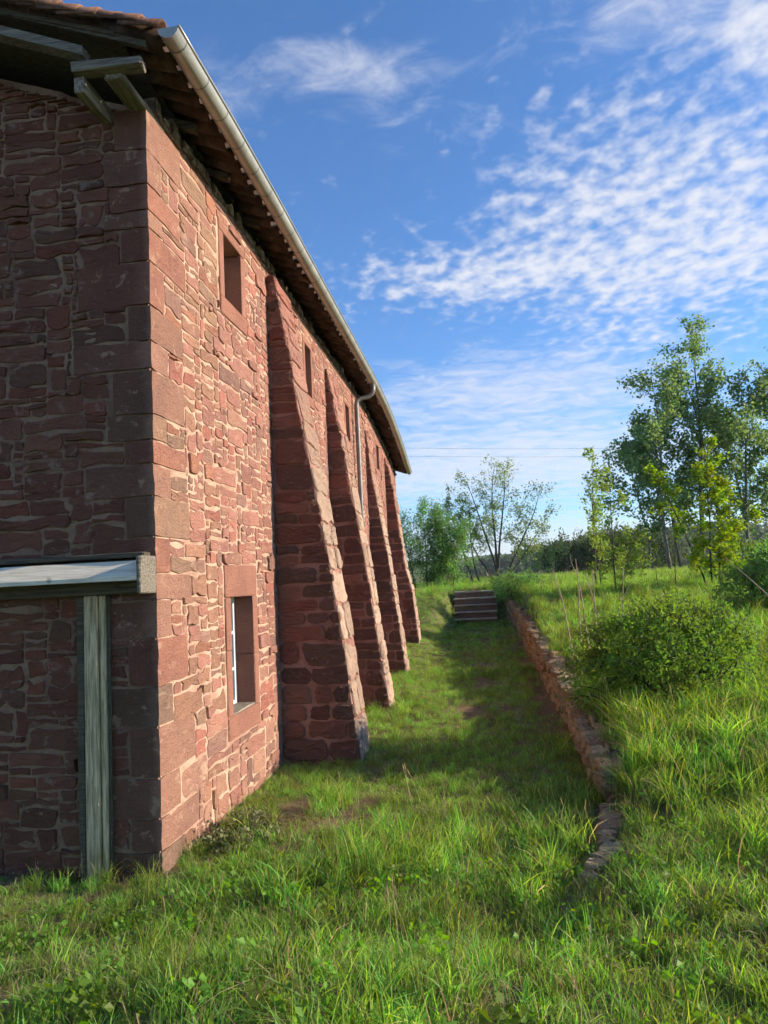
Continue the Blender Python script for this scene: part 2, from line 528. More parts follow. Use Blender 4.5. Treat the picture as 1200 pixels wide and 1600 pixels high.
def ground(x, y):
    x = np.asarray(x, float); y = np.asarray(y, float)
    lawn = 0.03 + 0.05 * sstep(2, 7, y) + 0.24 * sstep(9, 19, y)
    lawn = lawn + 0.30 * sstep(9.5, 13.5, y) * sstep(1.3, 0.3, x)
    plateau = 1.40
    lawn = lerp(lawn, plateau, sstep(20.55, 22.1, y))
    knoll = sstep(1.15, 0.55, x) * sstep(15.5, 20.4, y)
    lawn = lerp(lawn, np.maximum(lawn, plateau - 0.02), knoll)
    rgt = sstep(2.75, 3.0, x) * sstep(17.5, 20.5, y)
    lawn = lerp(lawn, np.maximum(lawn, plateau - 0.05), rgt)
    up = np.clip(wall_h(y) - 0.02 + 0.10 * np.clip(x - wall_x(y) - 0.3, 0, 5) * sstep(22, 6, y), 0, plateau)
    up = lerp(up, plateau, sstep(9, 19, y))
    up = lerp(up, 0.30 + 0.02 * np.clip(x - 3, 0, 6), sstep(1.6, -1.2, y))
    wx = wall_x(np.clip(y, -0.6, 30))
    wdt = lerp(0.9, 0.26, sstep(0.2, 1.5, y))
    s = sstep(0, 1, (x - wx - 0.06 + (wdt - 0.26) * 0.6) / wdt)
    low = lawn + 0.30 * sstep(-0.9, -1.9, y) * sstep(-0.6, 1.4, x) + 0.05 * sstep(-0.5, -3, y)
    z = lerp(low, up, s)
    near = sstep(60, 25, np.hypot(x - 3, y - 5))
    z = z + near * (0.035 * fbm(x * 0.9, y * 0.9, 1) + 0.018 * fbm(x * 3.1, y * 3.1, 3)) * lerp(1.0, 0.35, sstep(0.5, 0.0, np.abs(x - wx)))
    d = np.hypot(x, y - 20)
    far = sstep(60, 420, d)
    z = z - 2.0 * sstep(60, 200, d) + far * 3.0 * fbm(x / 160, y / 160, 2)
    return z


PATCHES = [(1.05, 1.1, 0.4), (0.75, 0.35, 0.35), (2.8, 0.95, 0.42), (2.35, -0.45, 0.45), (2.65, 2.4, 0.5), (3.75, 1.5, 0.4), (1.9, -1.0, 0.45), (4.4, -0.6, 0.35), (0.1, -1.6, 0.3), (0.55, 1.5, 0.3), (2.5, 3.6, 0.4), (3.3, -1.5, 0.35)]


def bare_mask(x, y):
    wx = wall_x(y)
    b = fbm(x * 0.9, y * 0.9, 5, 3) + 0.35 * fbm(x * 3.5, y * 3.5, 6, 2)
    b = b + 0.62 * sstep(0.45, 0.0, wx - x) * (x < wx) * (y > 0) * (y < 14)
    for cx, cy, r_ in PATCHES:
        b = b + 0.58 * sstep(r_, 0.0, np.hypot(x - cx, (y - cy) * 0.7))
    b = b + 0.22 * sstep(0.45, 0.1, np.abs(x - 1.9)) * (y < 18) * (y > 2)
    return sstep(0.25, 0.75, b)


def build_ground():
    nu, nv = 300, 330
    u = np.linspace(-1, 1, nu); v = np.linspace(-1, 1, nv)
    k = 6.2
    xs = 2.6 + 900 * np.sinh(k * u) / math.sinh(k)
    ys = 4.0 + 1500 * np.sinh(6.6 * v) / math.sinh(6.6)
    X, Y = np.meshgrid(xs, ys)
    Z = ground(X, Y)
    V = np.stack([X, Y, Z], -1).reshape(-1, 3)
    i = np.arange(nv - 1)[:, None] * nu + np.arange(nu - 1)[None, :]
    F = np.stack([i, i + 1, i + nu + 1, i + nu], -1).reshape(-1, 4)
    bm_ = bare_mask(X, Y).reshape(-1) * (np.hypot(X - 3, Y - 5).reshape(-1) < 26)
    kind(mk('ground', V, F, M_GROUND, smooth=True, centre=False, col=np.stack([bm_] * 3, 1)), 'structure')


build_ground()

# ------------------------------------------------------------------ stonework
def pack(nu, nv, occ, rng, pick):
    rects = []
    for v in range(nv):
        u = 0
        while u < nu:
            if occ[v, u]:
                u += 1; continue
            w, h = pick(u, v)
            run = 0
            while u + run < nu and not occ[v, u + run] and run < w + 2:
                run += 1
            w = run if run <= w + 1 else w
            hh = 1
            while hh < h and v + hh < nv and not occ[v + hh, u:u + w].any():
                hh += 1
            if v + hh == nv - 1 and not occ[v + hh, u:u + w].any():
                hh += 1
            occ[v:v + hh, u:u + w] = True
            rects.append((u, v, u + w, v + hh)); u += w
    return rects


def warp(u, v, amp=1.0, seed=0):
    return (u + amp * (0.022 * vnoise(u * 2.6, v * 2.6, seed) + 0.012 * vnoise(u * 8, v * 8, seed + 1)),
            v + amp * (0.030 * vnoise(u * 1.5, v * 3.0, seed + 2) + 0.013 * vnoise(u * 6, v * 9, seed + 3)))


def outline(r, gap, rng, amp=1.0, seed=0, rough=1.0, cut=0.35):
    u0, v0, u1, v1 = r
    g = gap * rng.uniform(0.55, 1.5, 4)
    u0 += g[0]; u1 -= g[1]; v0 += g[2]; v1 -= g[3]
    w, h = max(u1 - u0, 0.012), max(v1 - v0, 0.010)
    u1, v1 = u0 + w, v0 + h
    pts = []
    cs = [(u0, v0, 1, 0), (u1, v0, 0, 1), (u1, v1, -1, 0), (u0, v1, 0, -1)]
    m = min(w, h)
    slant = rng.normal(0, 0.10 * rough, 4) * m
    corners = [np.array([u0 + max(slant[0], 0), v0]), np.array([u1 - max(slant[1], 0), v0]), np.array([u1 - max(slant[2], 0), v1 - max(-slant[3], 0)]), np.array([u0 + max(-slant[2], 0), v1 - max(slant[3], 0)])]
    for i in range(4):
        a, b, z = corners[i], corners[(i + 1) % 4], corners[i - 1]
        c1 = min(cut * rng.uniform(0.25, 1.0) * m, 0.05); c2 = min(cut * rng.uniform(0.25, 1.0) * m, 0.05)
        da = (b - a) / (np.linalg.norm(b - a) + 1e-9); dz = (z - a) / (np.linalg.norm(z - a) + 1e-9)
        pts.append(a + dz * c1); pts.append(a + da * c2)
        ln = np.linalg.norm(b - a)
        k = 0 if ln < 0.07 else (1 if ln < 0.2 else (2 if ln < 0.4 else 3))
        nrm = np.array([da[1], -da[0]])
        for j in range(k):
            t = (j + 1 + rng.uniform(-0.25, 0.25)) / (k + 1)
            pts.append(lerp(a, b, t) + nrm * rng.normal(0, 0.006 * rough + 0.02 * rough * m))
    pts = np.array(pts)
    a, b = warp(pts[:, 0], pts[:, 1], amp, seed)
    return np.stack([a, b], 1)


def stone_vf(out, proud, rng, to3, relief=0.006, back=0.05, inset=0.012):
    n = len(out); c = out.mean(0)
    d = out - c; L = np.linalg.norm(d, axis=1, keepdims=True)
    in1 = c + d * np.clip(1 - inset / np.maximum(L, 1e-3), 0.55, 0.96)
    in2 = c + d * 0.5
    rings = [(out, -back * np.ones(n)), (out, proud * 0.4 + rng.normal(0, 0.0025, n)), (in1, proud + rng.normal(0, relief * 0.5, n)), (c[None, :], np.array([proud + rng.normal(0, relief)]))]
    if L.mean() > 0.11:
        rings.insert(3, (in2, proud + rng.normal(0, relief, n)))
    V = np.concatenate([to3(p[:, 0], p[:, 1], w) for p, w in rings])
    F = []
    for k in range(len(rings) - 2):
        for i in range(n):
            j = (i + 1) % n
            F.append((k * n + i, k * n + j, (k + 1) * n + j, (k + 1) * n + i))
    k = len(rings) - 2; e = (k + 1) * n
    F += [(k * n + i, k * n + (i + 1) % n, e) for i in range(n)]
    return V, F


def project(V):
    d = np.asarray(V) - CAM_POS
    z = np.maximum(d @ _f, 0.05)
    return 600 + FPX * (d @ _r) / z, 800 - FPX * (d @ _u) / z


def shown(V):
    x, y = project(V)
    if x.max() < 0 or x.min() > 1200 or y.max() < 0 or y.min() > 1600:
        return 0.0
    w = min(x.max(), 1200) - max(x.min(), 0); h = min(y.max(), 1600) - max(y.min(), 0)
    return float(w * h)


RED = np.array([0.33, 0.152, 0.112])
STONES = []       # (area shown, V, F, colour, parent key, material)


def red_tone(rng, base=RED, spread=1.0):
    t = rng.random()
    c = base * rng.uniform(1 - 0.17 * spread, 1 + 0.15 * spread)
    if t < 0.14:
        c = c * np.array([0.80, 0.93, 0.95])           # brown-grey stone
    elif t < 0.30:
        c = c * np.array([1.05, 0.90, 0.88])          # redder
    elif t < 0.44:
        c = c * np.array([1.0, 1.10, 1.04])          # sandy
    return c


def reg(V, F, c, key, mat=None):
    STONES.append((shown(V), V, F, c, key, mat or M_STONE))


barn = empty('stone_barn', (0, 0, 0))
tag(barn, 'long red sandstone barn with sloping buttresses, tiled eaves and a pale gutter', 'barn')
PARTS = {}

# openings on the long wall: (y0, y1, z0, z1, frame width, lintel height, sill height)
WINDOWS = [(1.54, 2.03, 4.57, 5.20, 0.13, 0.10, 0.17), (4.60, 4.93, 4.44, 5.13, 0.12, 0.10, 0.15), (7.38, 7.73, 4.34, 4.95, 0.12, 0.09, 0.14),
           (11.12, 11.48, 4.36, 4.90, 0.12, 0.09, 0.14), (1.44, 2.05, 0.80, 1.82, 0.15, 0.29, 0.20)]
BUTT = [(2.90, 0.66, [(0.10, 5.34), (0.18, 4.82), (0.25, 4.40), (0.33, 3.78), (0.42, 3.28), (0.51, 2.66), (0.58, 2.20), (0.68, 1.49), (0.77, 0.67), (0.82, 0.2), (0.83, -0.2)]),
        (5.85, 0.62, [(0.05, 5.12), (0.09, 4.85), (0.17, 4.31), (0.26, 3.75), (0.36, 3.03), (0.48, 2.30), (0.58, 1.40), (0.69, 0.51), (0.75, 0.1), (0.76, -0.2)]),
        (9.45, 0.60, [(0.03, 4.90), (0.10, 4.04), (0.22, 3.24), (0.34, 2.42), (0.47, 1.29), (0.60, 0.07), (0.62, -0.2)]),
        (12.65, 0.60, [(0.02, 4.85), (0.11, 4.53), (0.20, 3.98), (0.30, 2.93), (0.38, 2.2), (0.52, 1.60), (0.60, 0.62), (0.62, 0.1), (0.63, -0.2)])]


def wall_top(y):
    return gut_z(y) - 0.10


def side3(u, v, w):
    return np.stack([bow(u) + w, u, v], -1)


def gable3(u, v, w):
    return np.stack([u, -w, v], -1)


def build_quoins():
    """corner blocks, each shown on both faces: heights shared, long side alternating"""
    rng = np.random.default_rng(21)
    z = -0.25; q = []; k = 0
    while z < 5.36:
        h = float(rng.uniform(0.13, 0.33))
        if z + h > 5.22:
            h = 5.42 - z
        lg, ls = (rng.uniform(0.34, 0.62), rng.uniform(0.22, 0.36)) if k % 2 else (rng.uniform(0.18, 0.32), rng.uniform(0.38, 0.66))
        q.append((z, z + h, lg, ls)); z += h; k += 1
    return q


QUOINS = build_quoins()


def side_wall():
    rng = np.random.default_rng(31)
    step = 0.06
    ys = np.arange(0.0, WALL_LEN + 0.01, step); zs = np.arange(-0.3, 5.58, step)
    Y, Z = np.meshgrid(ys, zs)
    top = wall_top(Y)
    Z = np.minimum(Z, top)
    hole = fbm(Y * 5.0, Z * 6.0, 2, 3)
    W = 0.000 + 0.006 * fbm(Y * 7, Z * 7, 4, 3) - 0.045 * sstep(0.50, 0.60, hole)
    W = np.where(Y < 0.1, -0.01, W)
    V = side3(Y, Z, W).reshape(-1, 3)
    nu = len(ys); F = []
    for j in range(len(zs) - 1):
        for i in range(nu - 1):
            yc, zc = ys[i] + step / 2, zs[j] + step / 2
            if zs[j] >= wall_top(yc):
                continue
            if any(a - 0.03 < yc < b + 0.03 and c - 0.03 < zc < d + 0.03 for a, b, c, d, *_ in WINDOWS):
                continue
            a = j * nu + i
            F.append((a, a + 1, a + nu + 1, a + nu))
    PARTS['side'] = mk('side_wall', V, F, M_MORTAR, barn, smooth=True)
    du, dv = 0.046, 0.030
    nu, nv = int(WALL_LEN / du), int(5.85 / dv)
    z0 = -0.25
    occ = np.zeros((nv, nu), bool)
    for v in range(nv):
        zc = z0 + (v + 0.5) * dv
        for u in range(nu):
            yc = (u + 0.5) * du
            if zc > wall_top(yc) - 0.02:
                occ[v, u] = True
        for a, b, lg, ls in QUOINS:
            if a <= zc < b:
                occ[v, :int(round(ls / du))] = True
    for a, b, c, d, fw, lh, sh in WINDOWS:
        occ[max(0, int((c - sh - z0) / dv)):int(math.ceil((d + lh - z0) / dv)), int((a - fw) / du):int(math.ceil((b + fw) / du))] = True

    def pick(u, v):
        z = z0 + v * dv
        t = rng.random()
        h = int(rng.choice([2, 3, 4, 5, 6], p=[0.30, 0.32, 0.22, 0.12, 0.04]))
        if z < 1.0:
            h = int(rng.choice([3, 4, 5, 6, 8], p=[0.25, 0.27, 0.22, 0.16, 0.1]))
        w = int(np.clip(round(h * dv / du * rng.uniform(1.4, 4.4)), 2, 12))
        return w, h
    for r in pack(nu, nv, occ, rng, pick):
        rr = (r[0] * du, z0 + r[1] * dv, r[2] * du, z0 + r[3] * dv)
        o = outline(rr, 0.0066, rng, 0.75, 0, 1.5, 0.16)
        V, F = stone_vf(o, rng.uniform(0.003, 0.010) if rng.random() < 0.94 else rng.uniform(0.012, 0.025), rng, side3, 0.002, 0.05, 0.005)
        yc, zc = (rr[0] + rr[2]) / 2, (rr[1] + rr[3]) / 2
        c = red_tone(rng)
        if yc < 1.3 and rng.random() < 0.5:
            c = c * np.array([0.96, 1.06, 0.94])
        if zc < 0.9 and rng.random() < 0.5:
            c = lerp(c, np.array([0.42, 0.235, 0.165]), 0.5)
        reg(V, F, c, 'side')


def gable_wall():
    rng = np.random.default_rng(41)
    XL = -9.0
    xs = np.concatenate([np.arange(-0.001, -3.4, -0.06), np.linspace(-3.5, XL, 40)])[::-1]
    zs = np.arange(-0.3, 7.3, 0.06)
    X, Z = np.meshgrid(xs, zs)
    top = 5.40 + 0.36 * np.minimum(-X, X + 9.0)
    Z = np.minimum(Z, top)
    W = -0.004 + 0.007 * fbm(X * 7, Z * 7, 1, 3) - 0.04 * sstep(0.45, 0.6, fbm(X * 5, Z * 6, 5, 3))
    W = np.where(X > -0.1, -0.012, W)
    V = gable3(X, Z, W).reshape(-1, 3); nu = len(xs); F = []
    for j in range(len(zs) - 1):
        for i in range(nu - 1):
            a = j * nu + i
            if zs[j] < max(top[j, i], top[j, i + 1]):
                F.append((a, a + 1, a + nu + 1, a + nu))
    g = PARTS['gable'] = mk('gable_wall', V, F, M_MORTAR_GREY, barn, smooth=True)
    du, dv = 0.042, 0.026
    x0, z0 = -3.4, -0.25
    x0 = -81 * du
    nu, nv = 81, int(6.9 / dv)
    occ = np.zeros((nv, nu), bool)
    for v in range(nv):
        zc = z0 + (v + 0.5) * dv
        for u in range(nu):
            if zc > 5.36 - 0.36 * (x0 + (u + 0.5) * du):
                occ[v, u] = True
        for a, b, lg, ls in QUOINS:
            if a <= zc < b:
                occ[v, nu - int(round(lg / du)):] = True

    def pick(u, v):
        h = int(rng.choice([2, 3, 4, 5, 6, 7], p=[0.26, 0.30, 0.20, 0.13, 0.07, 0.04]))
        w = int(np.clip(round(h * dv / du * rng.uniform(1.7, 6.0)), 3, 15))
        return w, h
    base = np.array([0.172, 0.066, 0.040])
    for r in pack(nu, nv, occ, rng, pick):
        rr = (x0 + r[0] * du, z0 + r[1] * dv, x0 + r[2] * du, z0 + r[3] * dv)
        o = outline(rr, 0.0058, rng, 0.75, 2, 1.5, 0.17)
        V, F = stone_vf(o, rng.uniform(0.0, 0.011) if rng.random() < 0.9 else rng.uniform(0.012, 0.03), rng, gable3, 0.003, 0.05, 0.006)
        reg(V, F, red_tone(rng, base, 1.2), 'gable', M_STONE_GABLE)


def quoins():
    rng = np.random.default_rng(51)
    for z0, z1, lg, ls in QUOINS:
        lg = round(lg / 0.042) * 0.042; ls = round(ls / 0.046) * 0.046
        g = 0.007
        # outline in plan is an L seen from outside: build as a bevelled block with jittered faces
        n = 5
        xs = np.linspace(-lg + g * 1.3, 0.008, n); ys = np.linspace(-0.008, ls - g * 1.3, n); zz_ = np.linspace(z0 + g, z1 - g, 4)
        V = []; F = []
        path = [(x, ys[0]) for x in xs[:-1]] + [(xs[-1], y) for y in ys]
        wob = np.array([vnoise(np.array([p[0] * 5 + p[1] * 5]), np.array([z0 * 3]), 2)[0] for p in path])
        for k, z in enumerate(zz_):
            for i, (x, y) in enumerate(path):
                j = rng.normal(0, 0.0025, 2)
                zz2 = z + (0.007 * wob[i] + rng.normal(0, 0.003)) * (1 if k in (0, 3) else 0)
                V.append((x + (j[0] if i >= n - 1 else 0), y + (j[1] if i <= n - 1 else 0), zz2))
        m = len(path)
        for k in range(3):
            for i in range(m - 1):
                F.append((k * m + i, k * m + i + 1, (k + 1) * m + i + 1, (k + 1) * m + i))
        V = np.array(V); nb = len(V)
        ins = lambda p: (min(p[0], -0.06) if p[1] < 0.05 or p[0] > -0.01 else p[0], max(p[1], 0.06))
        inner = np.array([[min(p[0], -0.06) if True else 0, max(p[1], 0.06), 0] for p in path])
        lo = inner.copy(); lo[:, 2] = z0 + g; hi = inner.copy(); hi[:, 2] = z1 - g
        V = np.concatenate([V, lo, hi])
        for i in range(m - 1):
            F.append((i + 1, i, nb + i, nb + i + 1))
            F.append((3 * m + i, 3 * m + i + 1, nb + m + i + 1, nb + m + i))
        F.append((0, m, 2 * m, 3 * m, nb + m, nb)); F.append((m - 1, nb + m - 1, nb + 2 * m - 1, 4 * m - 1, 3 * m - 1, 2 * m - 1))
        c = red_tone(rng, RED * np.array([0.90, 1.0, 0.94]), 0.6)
        # shade of the gable side put into its vertex colours
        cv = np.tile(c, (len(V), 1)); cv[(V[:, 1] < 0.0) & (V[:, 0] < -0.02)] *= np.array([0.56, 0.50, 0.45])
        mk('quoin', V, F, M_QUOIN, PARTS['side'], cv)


def buttress(i, y0, wd, prof):
    rng = np.random.default_rng(60 + i)
    ox = float(bow(y0))
    pz = np.array([b for _, b in prof])[::-1]; px = np.array([a for a, _ in prof])[::-1]
    P_ = lambda z: np.interp(z, pz, px)
    zs = np.linspace(-0.25, prof[0][1], 40)
    V = []; F = []
    for z in zs:
        x = P_(z) - 0.012
        V += [(ox - 0.05, y0 + 0.01, z), (ox + x, y0 + 0.01, z), (ox + x, y0 + wd - 0.01, z), (ox - 0.05, y0 + wd - 0.01, z)]
    for k in range(len(zs) - 1):
        a = 4 * k
        for s in range(3):
            F.append((a + s, a + s + 1, a + 5 + s, a + 4 + s))
    a = 4 * (len(zs) - 1); F.append((a, a + 1, a + 2, a + 3))
    b = mk('buttress', V, F, M_MORTAR_RED, barn)
    b['label'] = ['tall leaning stone buttress nearest the corner, widest of the four', 'second leaning stone buttress from the near corner', 'third leaning stone buttress, just past the downpipe', 'farthest leaning stone buttress at the far end'][i]
    PARTS['b%d' % i] = b
    # courses on the near face
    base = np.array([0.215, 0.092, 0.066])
    z = -0.22; first = True
    while z < prof[0][1] - 0.03:
        h = float(rng.uniform(0.10, 0.30)) if z < 3.6 else float(rng.uniform(0.08, 0.18))
        if z < 0.9:
            h = float(rng.uniform(0.12, 0.24))
        h = min(h, prof[0][1] - z)
        wdt = P_(z + h / 2)
        cuts = [0.0]
        while cuts[-1] < wdt - 0.02:
            cuts.append(cuts[-1] + float(rng.uniform(0.16, 0.55) if h > 0.13 else rng.uniform(0.12, 0.4)))
        cuts[-1] = 1.2
        if len(cuts) > 2 and wdt - cuts[-2] < 0.10:
            cuts.pop(-2)
        for a, c_ in zip(cuts[:-1], cuts[1:]):
            subs = [(z, z + h)] if h < 0.2 or rng.random() < 0.75 else [(z, z + h / 2), (z + h / 2, z + h)]
            for s0, s1 in subs:
                rr = (a, s0, min(c_, float(P_((s0 + s1) / 2)) + 0.02), s1)
                o = outline(rr, 0.010, rng, 0.75, 4 + i, 0.9, 0.35)
                o[:, 0] = np.maximum(np.minimum(o[:, 0], P_(o[:, 1]) + rng.normal(-0.004, 0.012)), 0.004)
                to3 = lambda u, v, w: np.stack([ox + u, y0 - w, v], -1)
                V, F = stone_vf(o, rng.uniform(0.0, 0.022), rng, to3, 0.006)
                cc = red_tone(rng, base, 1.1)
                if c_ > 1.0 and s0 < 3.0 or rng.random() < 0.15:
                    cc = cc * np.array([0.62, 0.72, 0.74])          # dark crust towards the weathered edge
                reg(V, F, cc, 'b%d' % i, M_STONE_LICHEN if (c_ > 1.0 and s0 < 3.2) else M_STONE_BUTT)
        z += h
    # sloping outer face: coping slabs
    z = -0.2
    while z < prof[0][1] - 0.05:
        h = float(rng.uniform(0.14, 0.42)); z1 = min(z + h, prof[0][1])
        xa, xb = float(P_(z)), float(P_(z1))
        dx, dz = xb - xa, z1 - z; L = math.hypot(dx, dz); nx, nz = dz / L, -dx / L

        def to3(u, v, w, xa=xa, z=z, dx=dx, dz=dz, L=L, nx=nx, nz=nz):
            return np.stack([ox + xa + dx * v / L + nx * (w - 0.008), y0 + u, z + dz * v / L + nz * (w - 0.008)], -1)
        splits = [0.0, wd] if rng.random() < 0.55 else [0.0, wd * rng.uniform(0.35, 0.65), wd]
        for a, c_ in zip(splits[:-1], splits[1:]):
            o = outline((a + (rng.uniform(-0.008, 0.012) if a == 0 else 0), 0.0, c_ + (rng.uniform(-0.01, 0.01) if c_ == wd else 0), L), 0.006, rng, 0.0, 0, 1.3, 0.3)
            V, F = stone_vf(o, rng.uniform(0.004, 0.022), rng, to3, 0.008)
            pale = sstep(4.6, 2.8, z)
            cc = lerp(red_tone(rng, RED, 1.0), np.array([0.46, 0.325, 0.23]) * rng.uniform(0.75, 1.15), float(pale) * 0.85)
            reg(V, F, cc, 'b%d' % i, M_STONE_LICHEN if z < 4.0 else M_STONE)
        z = z1


def dressed(name, x0, x1, y0, y1, z0, z1, parent, rng, c=None):
    V, F = box_vf(x0, x1, y0, y1, z0, z1, 0.008, 0.0018, rng)
    return mk(name, V, F, M_DRESSED, parent, c if c is not None else np.array([0.325, 0.148, 0.102]) * rng.uniform(0.92, 1.08))


def window(i, y0, y1, z0, z1, fw, lh, sh, glazed):
    rng = np.random.default_rng(80 + i)
    ox = float(bow((y0 + y1) / 2))
    p, dep = ox + 0.014, 0.17
    w = empty('window', (ox, (y0 + y1) / 2, z0 - sh), barn)
    w['label'] = ['small upper window opening nearest the corner, stone framed', 'small upper opening between the first two buttresses', 'small upper opening beside the downpipe', 'small upper opening near the far end', 'tall lower window with white casement in red stone frame'][i]
    g = 0.004
    e = 0.02
    dressed('lintel', ox - dep - 0.1, p, y0 - fw + e, y1 + fw - e, z1, z1 + lh - g, w, rng)
    dressed('sill', ox - dep - 0.1, p + (0.004 if not glazed else 0.0), y0 - fw + e, y1 + fw - e, z0 - sh + g, z0, w, rng)
    for s in (0, 1):
        a, b = (y0 - fw + e, y0) if s == 0 else (y1, y1 + fw - e)
        if glazed:
            zm = lerp(z0, z1, 0.46 if s else 0.55)
            dressed('jamb', ox - dep - 0.1, p - 0.003, a, b, z0 + g, zm - g / 2, w, rng)
            dressed('jamb', ox - dep - 0.1, p, a, b, zm + g / 2, z1 - g, w, rng)
        else:
            dressed('jamb', ox - dep - 0.1, p, a, b, z0 + g, z1 - g, w, rng)
    xb = ox - dep
    if glazed:
        m = MB()
        f = 0.05
        m.add(*box_vf(xb - 0.05, xb, y0 + 0.001, y0 + f, z0 + 0.001, z1 - 0.001, 0.004)); m.add(*box_vf(xb - 0.05, xb, y1 - f, y1 - 0.001, z0 + 0.001, z1 - 0.001, 0.004))
        m.add(*box_vf(xb - 0.048, xb - 0.002, y0 + f, y1 - f, z1 - f, z1 - 0.001, 0.004)); m.add(*box_vf(xb - 0.048, xb - 0.002, y0 + f, y1 - f, z0 + 0.001, z0 + f, 0.004))
        ym = (y0 + y1) / 2
        m.add(*box_vf(xb - 0.046, xb + 0.006, ym - 0.03, ym + 0.03, z0 + f, z1 - f, 0.004))
        for t in (0.335, 0.665):
            zc = lerp(z0, z1, t)
            m.add(*box_vf(xb - 0.044, xb - 0.004, y0 + f, ym - 0.03, zc - 0.012, zc + 0.012)); m.add(*box_vf(xb - 0.044, xb - 0.004, ym + 0.03, y1 - f, zc - 0.012, zc + 0.012))
        m.build('casement', M_WHITE, w)
        zz_ = [z0 + f, lerp(z0, z1, 0.335), lerp(z0, z1, 0.665), z1 - f]
        for a, b in ((y0 + f, ym - 0.03), (ym + 0.03, y1 - f)):
            for q0, q1 in zip(zz_[:-1], zz_[1:]):
                V, F = box_vf(xb - 0.030, xb - 0.024, a, b, q0 + 0.012, q1 - 0.012); mk('pane', V, F, M_GLASS, w)
        V, F = box_vf(xb, ox + 0.004, y0 + 0.012, y1 - 0.012, z0 + 0.001, z0 + 0.022, 0.004); mk('ledge_board', V, F, M_WOOD_Y, w)
    else:
        n = 3
        for k in range(n):
            a, b = lerp(y0, y1, k / n) + 0.002, lerp(y0, y1, (k + 1) / n) - 0.002
            V, F = box_vf(xb - 0.03, xb - rng.uniform(0, 0.006), a, b, z0 + 0.002, z1 - 0.002, 0.003); mk('shutter_board', V, F, M_WOOD_Y, w)
        V, F = box_vf(xb, xb + 0.03, y0 + 0.002, y0 + 0.03, z0 + 0.002, z1 - 0.002, 0.003); mk('frame', V, F, M_WHITE, w)


side_wall()
gable_wall()
quoins()
for _i, (_y, _w, _p) in enumerate(BUTT):
    buttress(_i, _y, _w, _p)
for _i, _a in enumerate(WINDOWS):
    window(_i, *_a, glazed=(_i == 4))
# the rest of the shell: back and far end walls
m = MB()
ex = float(bow(WALL_LEN)); ez = float(wall_top(WALL_LEN))
m.add([(ex - 0.002, WALL_LEN, -0.3), (-9, WALL_LEN, -0.3), (-9, WALL_LEN, ez), (-4.5, WALL_LEN, ez + 1.6), (ex - 0.002, WALL_LEN, ez)], [(0, 1, 2, 3, 4)])
m.add([(-9, 0.02, -0.3), (-9, WALL_LEN, -0.3), (-9, WALL_LEN, 5.0), (-9, 0.02, 5.3)], [(0, 3, 2, 1)])
_c = m.build('end_wall', mat_mortar('far_walling', (0.30, 0.15, 0.11, 1), (0.22, 0.10, 0.07, 1)), barn)

# the 300 stones that show largest are parts of their own, the rest one part
order = sorted(range(len(STONES)), key=lambda k: -STONES[k][0])
rest = {}
for n_, k in enumerate(order):
    a, V, F, c, key, mt = STONES[k]
    if n_ < 300:
        mk('stone', V, F, mt, PARTS[key], c)
    else:
        rest.setdefault(mt.name, MB()).add(V, F, c)
mb = MB(); mats = [M_STONE, M_STONE_LICHEN, M_STONE_GABLE, M_STONE_BUTT]
tot_v = []; tot_f = []; tot_c = []; mid = []; off = 0
for mi, mt in enumerate(mats):
    r_ = rest.get(mt.name)
    if r_ is None:
        continue
    V = np.concatenate(r_.V); tot_v.append(V); tot_c.append(np.concatenate(r_.C)); tot_f += [[q + off for q in f] for f in r_.F]; mid += [mi] * len(r_.F); off += len(V)
o = mk('rubble_stonework', np.concatenate(tot_v), tot_f, mats, barn, np.concatenate(tot_c))
o.data.polygons.foreach_set('material_index', mid)
kind(o, 'stuff')

# ------------------------------------------------------------------ roof, tiles, gutter, downpipe, timbers
PITCH_R = 0.36
Y_V = -0.46          # verge
XE = 0.33            # eave edge


def roof_z(x, y):
    return gut_z(y) + 0.035 + PITCH_R * (XE - x)


